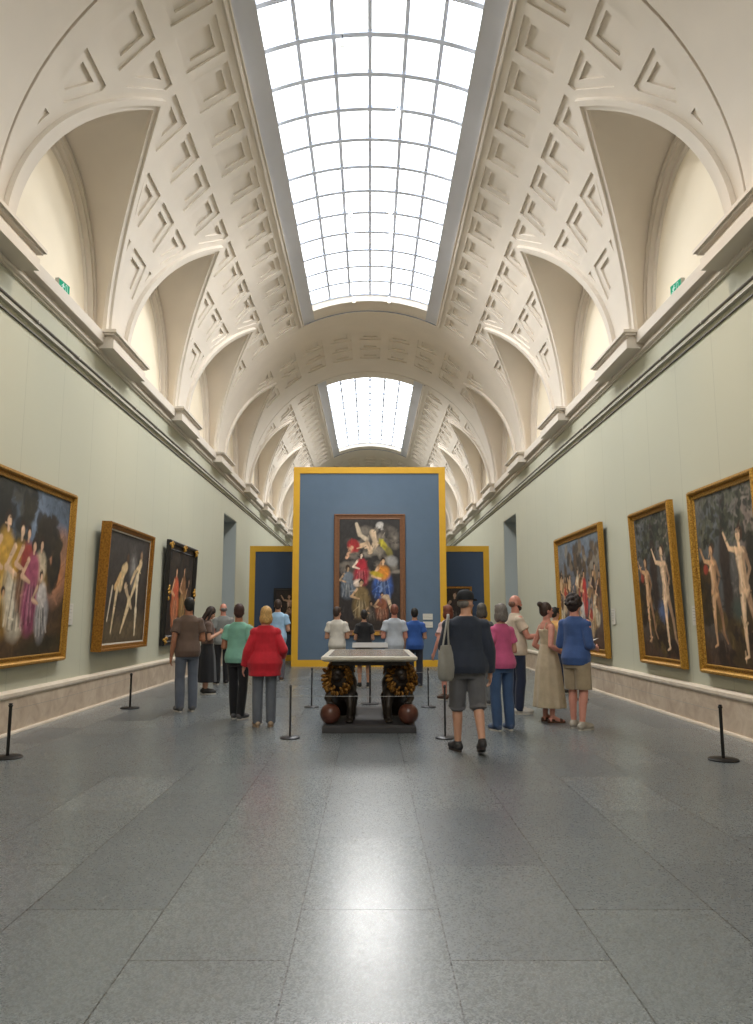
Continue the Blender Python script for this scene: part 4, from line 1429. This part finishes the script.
# --- near the left wall, towards the dark-framed picture
P = Person('person in a brown T-shirt and faded jeans facing the black-framed painting, back turned', -2.96, 12.2, 1.80, 28, arms=('down', 'fold'), skin=SKIN_T)
P.body(); P.top(cloth('brown', (98, 78, 66)), 'short', .84, .03); P.trousers(cloth('dusty_blue', (92, 98, 110))); P.hair(blackish, 'short'); P.shoes(grey_shoe)
P = Person('long-haired woman in brown top and long black skirt, head bowed over her hands', -3.24, 14.95, 1.70, -70, True, head_pitch=-24, arms=('phone', 'phone'))
P.body(); P.top(cloth('taupe', (92, 72, 62)), 'short', 1.0, .01); P.skirt(dark, .24, flare=.05); P.hair(hairm('dark_brown', (44, 28, 22)), 'long'); P.shoes(black_shoe)
bag = None
P = Person('bald person in grey shirt and black trousers, farther off behind the mint shirt', -3.36, 17.1, 1.80, 25, skin=SKIN_P, arms=('fold', 'down'))
P.body(); P.top(cloth('ash', (128, 130, 128)), 'short'); P.trousers(dark); P.hair(greyh, 'ring'); P.shoes(black_shoe)
P = Person('dark-haired person in a mint green T-shirt and black trousers, next to the red cardigan', -1.97, 11.25, 1.68, -12, head_yaw=20, arms=('fold', 'down'), feet={1: (.06, .02, 0, -14), -1: (-.08, .10, 0, 14)}, skin=SKIN_T)
P.body(); P.top(cloth('mint', (124, 178, 158)), 'short', .86, .035); P.trousers(dark, taper=.8); P.hair(hairm('reddish_brown', (62, 36, 30)), 'short'); P.shoes(grey_shoe)
P = Person('blonde woman in a long red cardigan and grey trousers seen from behind', -1.47, 10.55, 1.63, 14, True, head_yaw=8, arms=('away', 'bent'), wide=1.13, skin=SKIN_P)
P.body(); P.top(cloth('red', (190, 28, 44)), 'long', .74, .055, name='cardigan', inf=.022); P.trousers(greytr, taper=1.3); P.hair(blonde, 'bob'); P.shoes(beige_shoe, beige_shoe)
P = Person('person in a light blue shirt looking at the small picture on the lower display wall', -2.22, 18.0, 1.90, 6, arms=('fold', 'fold'))
P.body(); P.top(cloth('sky', (152, 184, 212)), 'short', .80, .03); P.trousers(cloth('plum_grey', (92, 84, 92))); P.hair(brownh, 'short'); P.shoes(brown_shoe)

# --- before the altarpiece
P = Person('person in a white T-shirt and pale trousers facing the altarpiece', -.70, 16.0, 1.70, -8, head_yaw=-25, arms=('fold', 'fold'))
P.body(); P.top(cloth('white', (206, 200, 190)), 'short', .88, .02); P.trousers(cloth('cream', (186, 176, 160))); P.hair(brownh, 'short'); P.shoes(white_shoe)
P = Person('bare-legged person in a black top and black skirt, straight in front of the altarpiece', -.13, 16.3, 1.64, 4, True, arms=('fold', 'fold'))
P.body(); P.top(dark, 'short', .90, .03); P.skirt(dark, .50, flare=.04); P.hair(hairm('soft_black', (34, 26, 24)), 'short'); P.shoes(black_shoe)
P = Person('reddish-haired person in a pale grey shirt facing the altarpiece, beyond the table', .50, 15.4, 1.74, 5, arms=('fold', 'fold'), skin=SKIN_P)
P.body(); P.top(cloth('pale_grey', (176, 182, 192)), 'short', .84, .03); P.trousers(cloth('charcoal', (52, 50, 54))); P.hair(hairm('auburn', (122, 70, 54)), 'short'); P.shoes(black_shoe)
P = Person('person in a bright blue T-shirt and dark trousers beside the title cards of the altarpiece', .98, 16.4, 1.68, -6, arms=('down', 'fold'))
P.body(); P.top(cloth('blue', (44, 84, 156)), 'short', .84, .03); P.trousers(cloth('dark_navy', (38, 40, 52))); P.hair(blackish, 'short'); P.shoes(grey_shoe)

# --- right of the table
P = Person('man in a black cap, navy jacket and grey shorts walking away from the camera', 1.10, 8.58, 1.78, 4, head_yaw=-48, arms=('clutch', 'down'), feet={-1: (-.10, .10, 0, 16), 1: (.11, -.20, .06, -4)}, wide=1.12)
P.body(); P.top(cloth('navy', (36, 42, 56)), 'long', .86, .045, name='jacket', inf=.024); P.trousers(cloth('grey_shorts', (92, 90, 92)), .48, name='shorts', inf=.026, taper=1.2); P.hair(greyh, 'ring'); P.cap_(mat('black_cap', (20, 20, 24), .8)); P.shoes(mat('dark_trainer', (44, 42, 44), .6), mat('dark_sole', (58, 50, 46), .7))
CAPMAN = P
P = Person('ginger-haired woman in a pale striped top and cream shorts, half hidden by the capped man', 1.44, 13.9, 1.70, 30, True, skin=SKIN_P, arms=('away', 'fold'))
P.body(); P.top(cloth('rose_white', (196, 168, 164)), 'short'); P.trousers(cloth('sand', (184, 168, 146)), .56, name='shorts', inf=.02); P.hair(ginger, 'bob'); P.shoes(brown_shoe)
P = Person('grey-haired woman in a pink top and blue jeans beside the capped man', 1.78, 10.2, 1.66, 20, True, arms=('bent', 'fold'))
P.body(); P.top(cloth('pink', (192, 84, 126)), 'short', .86, .035); P.trousers(jeans); P.hair(greyh, 'bob'); P.shoes(cloth('blue_canvas', (70, 84, 110)))
P = Person('grey-haired person in a dark grey cardigan, behind the pink top', 1.98, 13.2, 1.72, -20, True, arms=('fold', 'fold'))
P.body(); P.top(cloth('slate', (78, 80, 84)), 'long', .84, .03, name='cardigan'); P.trousers(cloth('ash_trousers', (110, 112, 114))); P.hair(hairm('dark_grey', (84, 78, 72)), 'bob'); P.shoes(grey_shoe)
P = Person('bald bearded man in a cream T-shirt and jeans with white shoes, seen in profile', 2.33, 11.95, 1.84, -80, skin=SKIN_P, arms=('bent', 'point'), head_yaw=4)
P.body(); P.top(cloth('ecru', (208, 190, 170)), 'short', .86, .03); P.trousers(navyj, taper=.9); P.hair(hairm('stubble', (120, 84, 70)), 'ring'); P.beard(hairm('beard', (52, 34, 28))); P.shoes(white_shoe)
P = Person('woman in a long beige dress, hair in a bun, beside the bearded man', 2.60, 11.0, 1.70, -74, True, skin=SKIN_P, arms=('bent', 'bent'))
P.body(); P.dress(cloth('beige', (186, 168, 140)), .22, flare=.09); P.hair(brownh, 'bun'); P.shoes(brown_shoe, brown_shoe, 'sandal')
P = Person('person in a yellow-orange T-shirt and dark blue jeans looking at the crowd painting', 3.72, 15.0, 1.68, -60, arms=('down', 'fold'))
P.body(); P.top(cloth('apricot', (222, 170, 104)), 'short'); P.trousers(navyj); P.hair(blackish, 'short'); P.shoes(black_shoe, M_sole)
P = Person('curly-haired man in blue shirt and khaki shorts reading a leaflet', 2.82, 10.3, 1.78, -48, arms=('fore', 'fore'), skin=SKIN_P, head_yaw=6, feet={-1: (-.10, .06, 0, 10), 1: (.10, -.05, 0, -8)})
P.body(); P.top(cloth('denim_shirt', (58, 84, 136)), 'elbow', .84, .03); P.trousers(khaki, .52, name='shorts', inf=.026); P.hair(hairm('dark_curls', (40, 26, 22)), 'curly'); P.shoes(mat('stone_trainer', (170, 160, 146), .6))
LEAF = P

# bag on the capped man's shoulder, leaflet in the curly-haired man's hands
B0 = V3(-.29, -.33, .80)
t = empty('tote_bag', CAPMAN.world(B0), CAPMAN.t.rotation_euler.z)
tag(t, 'pale grey cloth tote bag hanging from the capped man\'s shoulder', 'bag')
g = G(); rings = []
q = Matrix.Rotation(rad(-38), 3, 'Z')
for z, wx, wy in ((0, .04, .09), (.03, .055, .115), (.14, .06, .13), (.28, .045, .12), (.38, .02, .10)):
    rings.append([q @ V3(wx * math.copysign(abs(math.cos(A)) ** .6, math.cos(A)), wy * math.copysign(abs(math.sin(A)) ** .6, math.sin(A)), z) for A in [2 * PI * j / 28 for j in range(28)]])
g.loft(rings); g.obj('pouch', cloth('tote', (138, 134, 126)), t, smooth=60)
for sy in (-1, 1):
    g = G(); off = q @ V3(0, .07 * sy, 0)
    pts = [off * f + V3(*c) - B0 for f, c in ((1, (-.29, -.33, 1.165)), (.6, (-.28, -.31, 1.28)), (.35, (-.265, -.275, 1.38)), (.25, (-.245, -.215, 1.45)), (.2, (-.225, -.14, 1.495)), (.2, (-.215, -.07, 1.51)))]
    g.tube(pts, .011, 8); g.obj('strap', cloth('tote', (138, 134, 126)), t, smooth=60)

p = LEAF.world((.0, .33, 1.12))
t = empty('leaflet', p, LEAF.t.rotation_euler.z); tag(t, 'white folded leaflet held by the curly-haired man', 'leaflet')
for sd in (-1, 1):
    g = G(); g.loft([[(0, -.07, 0), (.10 * sd, -.07, .03), (.10 * sd, .09, .07), (0, .09, .04)], [(0, -.07, .002), (.10 * sd, -.07, .032), (.10 * sd, .09, .072), (0, .09, .042)]])
    g.obj('leaf', M_white_plate, t)

# light the spotlights give
def lamp(loc, to, energy, angle, blend=.6, col=(1, .86, .68), size=.06):
    l = bpy.data.lights.new('spot_and_fill_beam', 'SPOT'); l.energy = energy; l.spot_size = rad(angle); l.spot_blend = blend; l.color = col; l.shadow_soft_size = size
    o = bpy.data.objects.new('spot_and_fill_beam', l); COL.objects.link(o); o.location = loc
    o.rotation_euler = (Vector(to) - Vector(loc)).to_track_quat('-Z', 'Y').to_euler()
    return o
for x, y, z, e in ((-4.6, 9.6, 2.6, 260), (-4.6, 13.9, 2.9, 260), (-4.6, 17.9, 2.6, 240), (4.6, 9.5, 2.6, 260), (4.6, 12.0, 2.6, 260), (4.6, 16.4, 2.6, 260), (-4.6, 6.0, 2.6, 240), (4.6, 6.0, 2.6, 240)):
    lamp((math.copysign(.62, x), y - .3, 10.55), (x, y, z), e * .8, 32, .8)
lamp((.6, 18.3, 10.5), (0, MAIN_Y, 3.0), 260, 30, .8)
lamp((-.6, 18.3, 10.5), (0, MAIN_Y, 3.0), 260, 30, .8)

# added wide fill lamps that brighten the hall; outer sections have no fixtures
for cy in SECTIONS:
    pts = SPOTS if cy == SECTIONS[1] else [(sx * .5, cy + dy) for dy in (-5, -2.5, 0, 2.5, 5) for sx in (-1, 1)]
    for x, y in pts:
        x = math.copysign(1.15 * abs(x), x)
        z = ZC + math.sqrt((R + SKD - .06) ** 2 - x * x) - .30
        lamp((x, y, z), (x, y, 0), 135, 166, .35, (1, .965, .915), .10)

for sd in (-1, 1):            # added fill lamps inside the closed doorway recesses, to lighten them
    l = bpy.data.lights.new('doorway_fill', 'POINT'); l.energy = 6; l.color = (.92, .97, 1); l.shadow_soft_size = .3
    o = bpy.data.objects.new('doorway_fill', l); COL.objects.link(o); o.location = (sd * 5.75, 24.2, 2.4)

# warm beams on the walls nearest the entrance end
for x, y, z, e in ((-4.7, 7.6, 3.7, 420), (4.7, 8.2, 3.9, 420), (-4.7, 12.6, 3.9, 160), (4.7, 4.5, 3.5, 300), (-4.7, 4.5, 3.5, 300)):
    lamp((math.copysign(.46, x), min(max(y, 9.97), 16.5), 10.5), (x, y, z), e, 44, 1.0, (1, .70, .42))

# ------------------------------------------------------------------ lamps, sky, camera
w = bpy.data.worlds.new('World'); scene.world = w; w.use_nodes = True
w.node_tree.nodes['Background'].inputs['Color'].default_value = (.6, .65, .7, 1)
w.node_tree.nodes['Background'].inputs['Strength'].default_value = 0.15

cam = bpy.data.cameras.new('camera'); co = bpy.data.objects.new('camera', cam); COL.objects.link(co)
cam.sensor_fit = 'VERTICAL'; cam.sensor_height = 36; cam.lens = 740. / 1024 * 36
cam.shift_x = 6.5 / 1024
co.location = (0, 0, 1.5)
co.rotation_euler = (PI / 2 + math.atan(105 / 740.), 0, 0)
cam.clip_start = .05; cam.clip_end = 200
scene.camera = co

vs = scene.view_settings
vs.view_transform = 'Standard'; vs.look = 'None'; vs.gamma = 1; vs.exposure = 0.15; vs.use_curve_mapping = False
c = scene.cycles
c.use_denoising = True
c.max_bounces = 8; c.diffuse_bounces = 5; c.glossy_bounces = 3
c.caustics_reflective = False; c.caustics_refractive = False
c.sample_clamp_indirect = 6
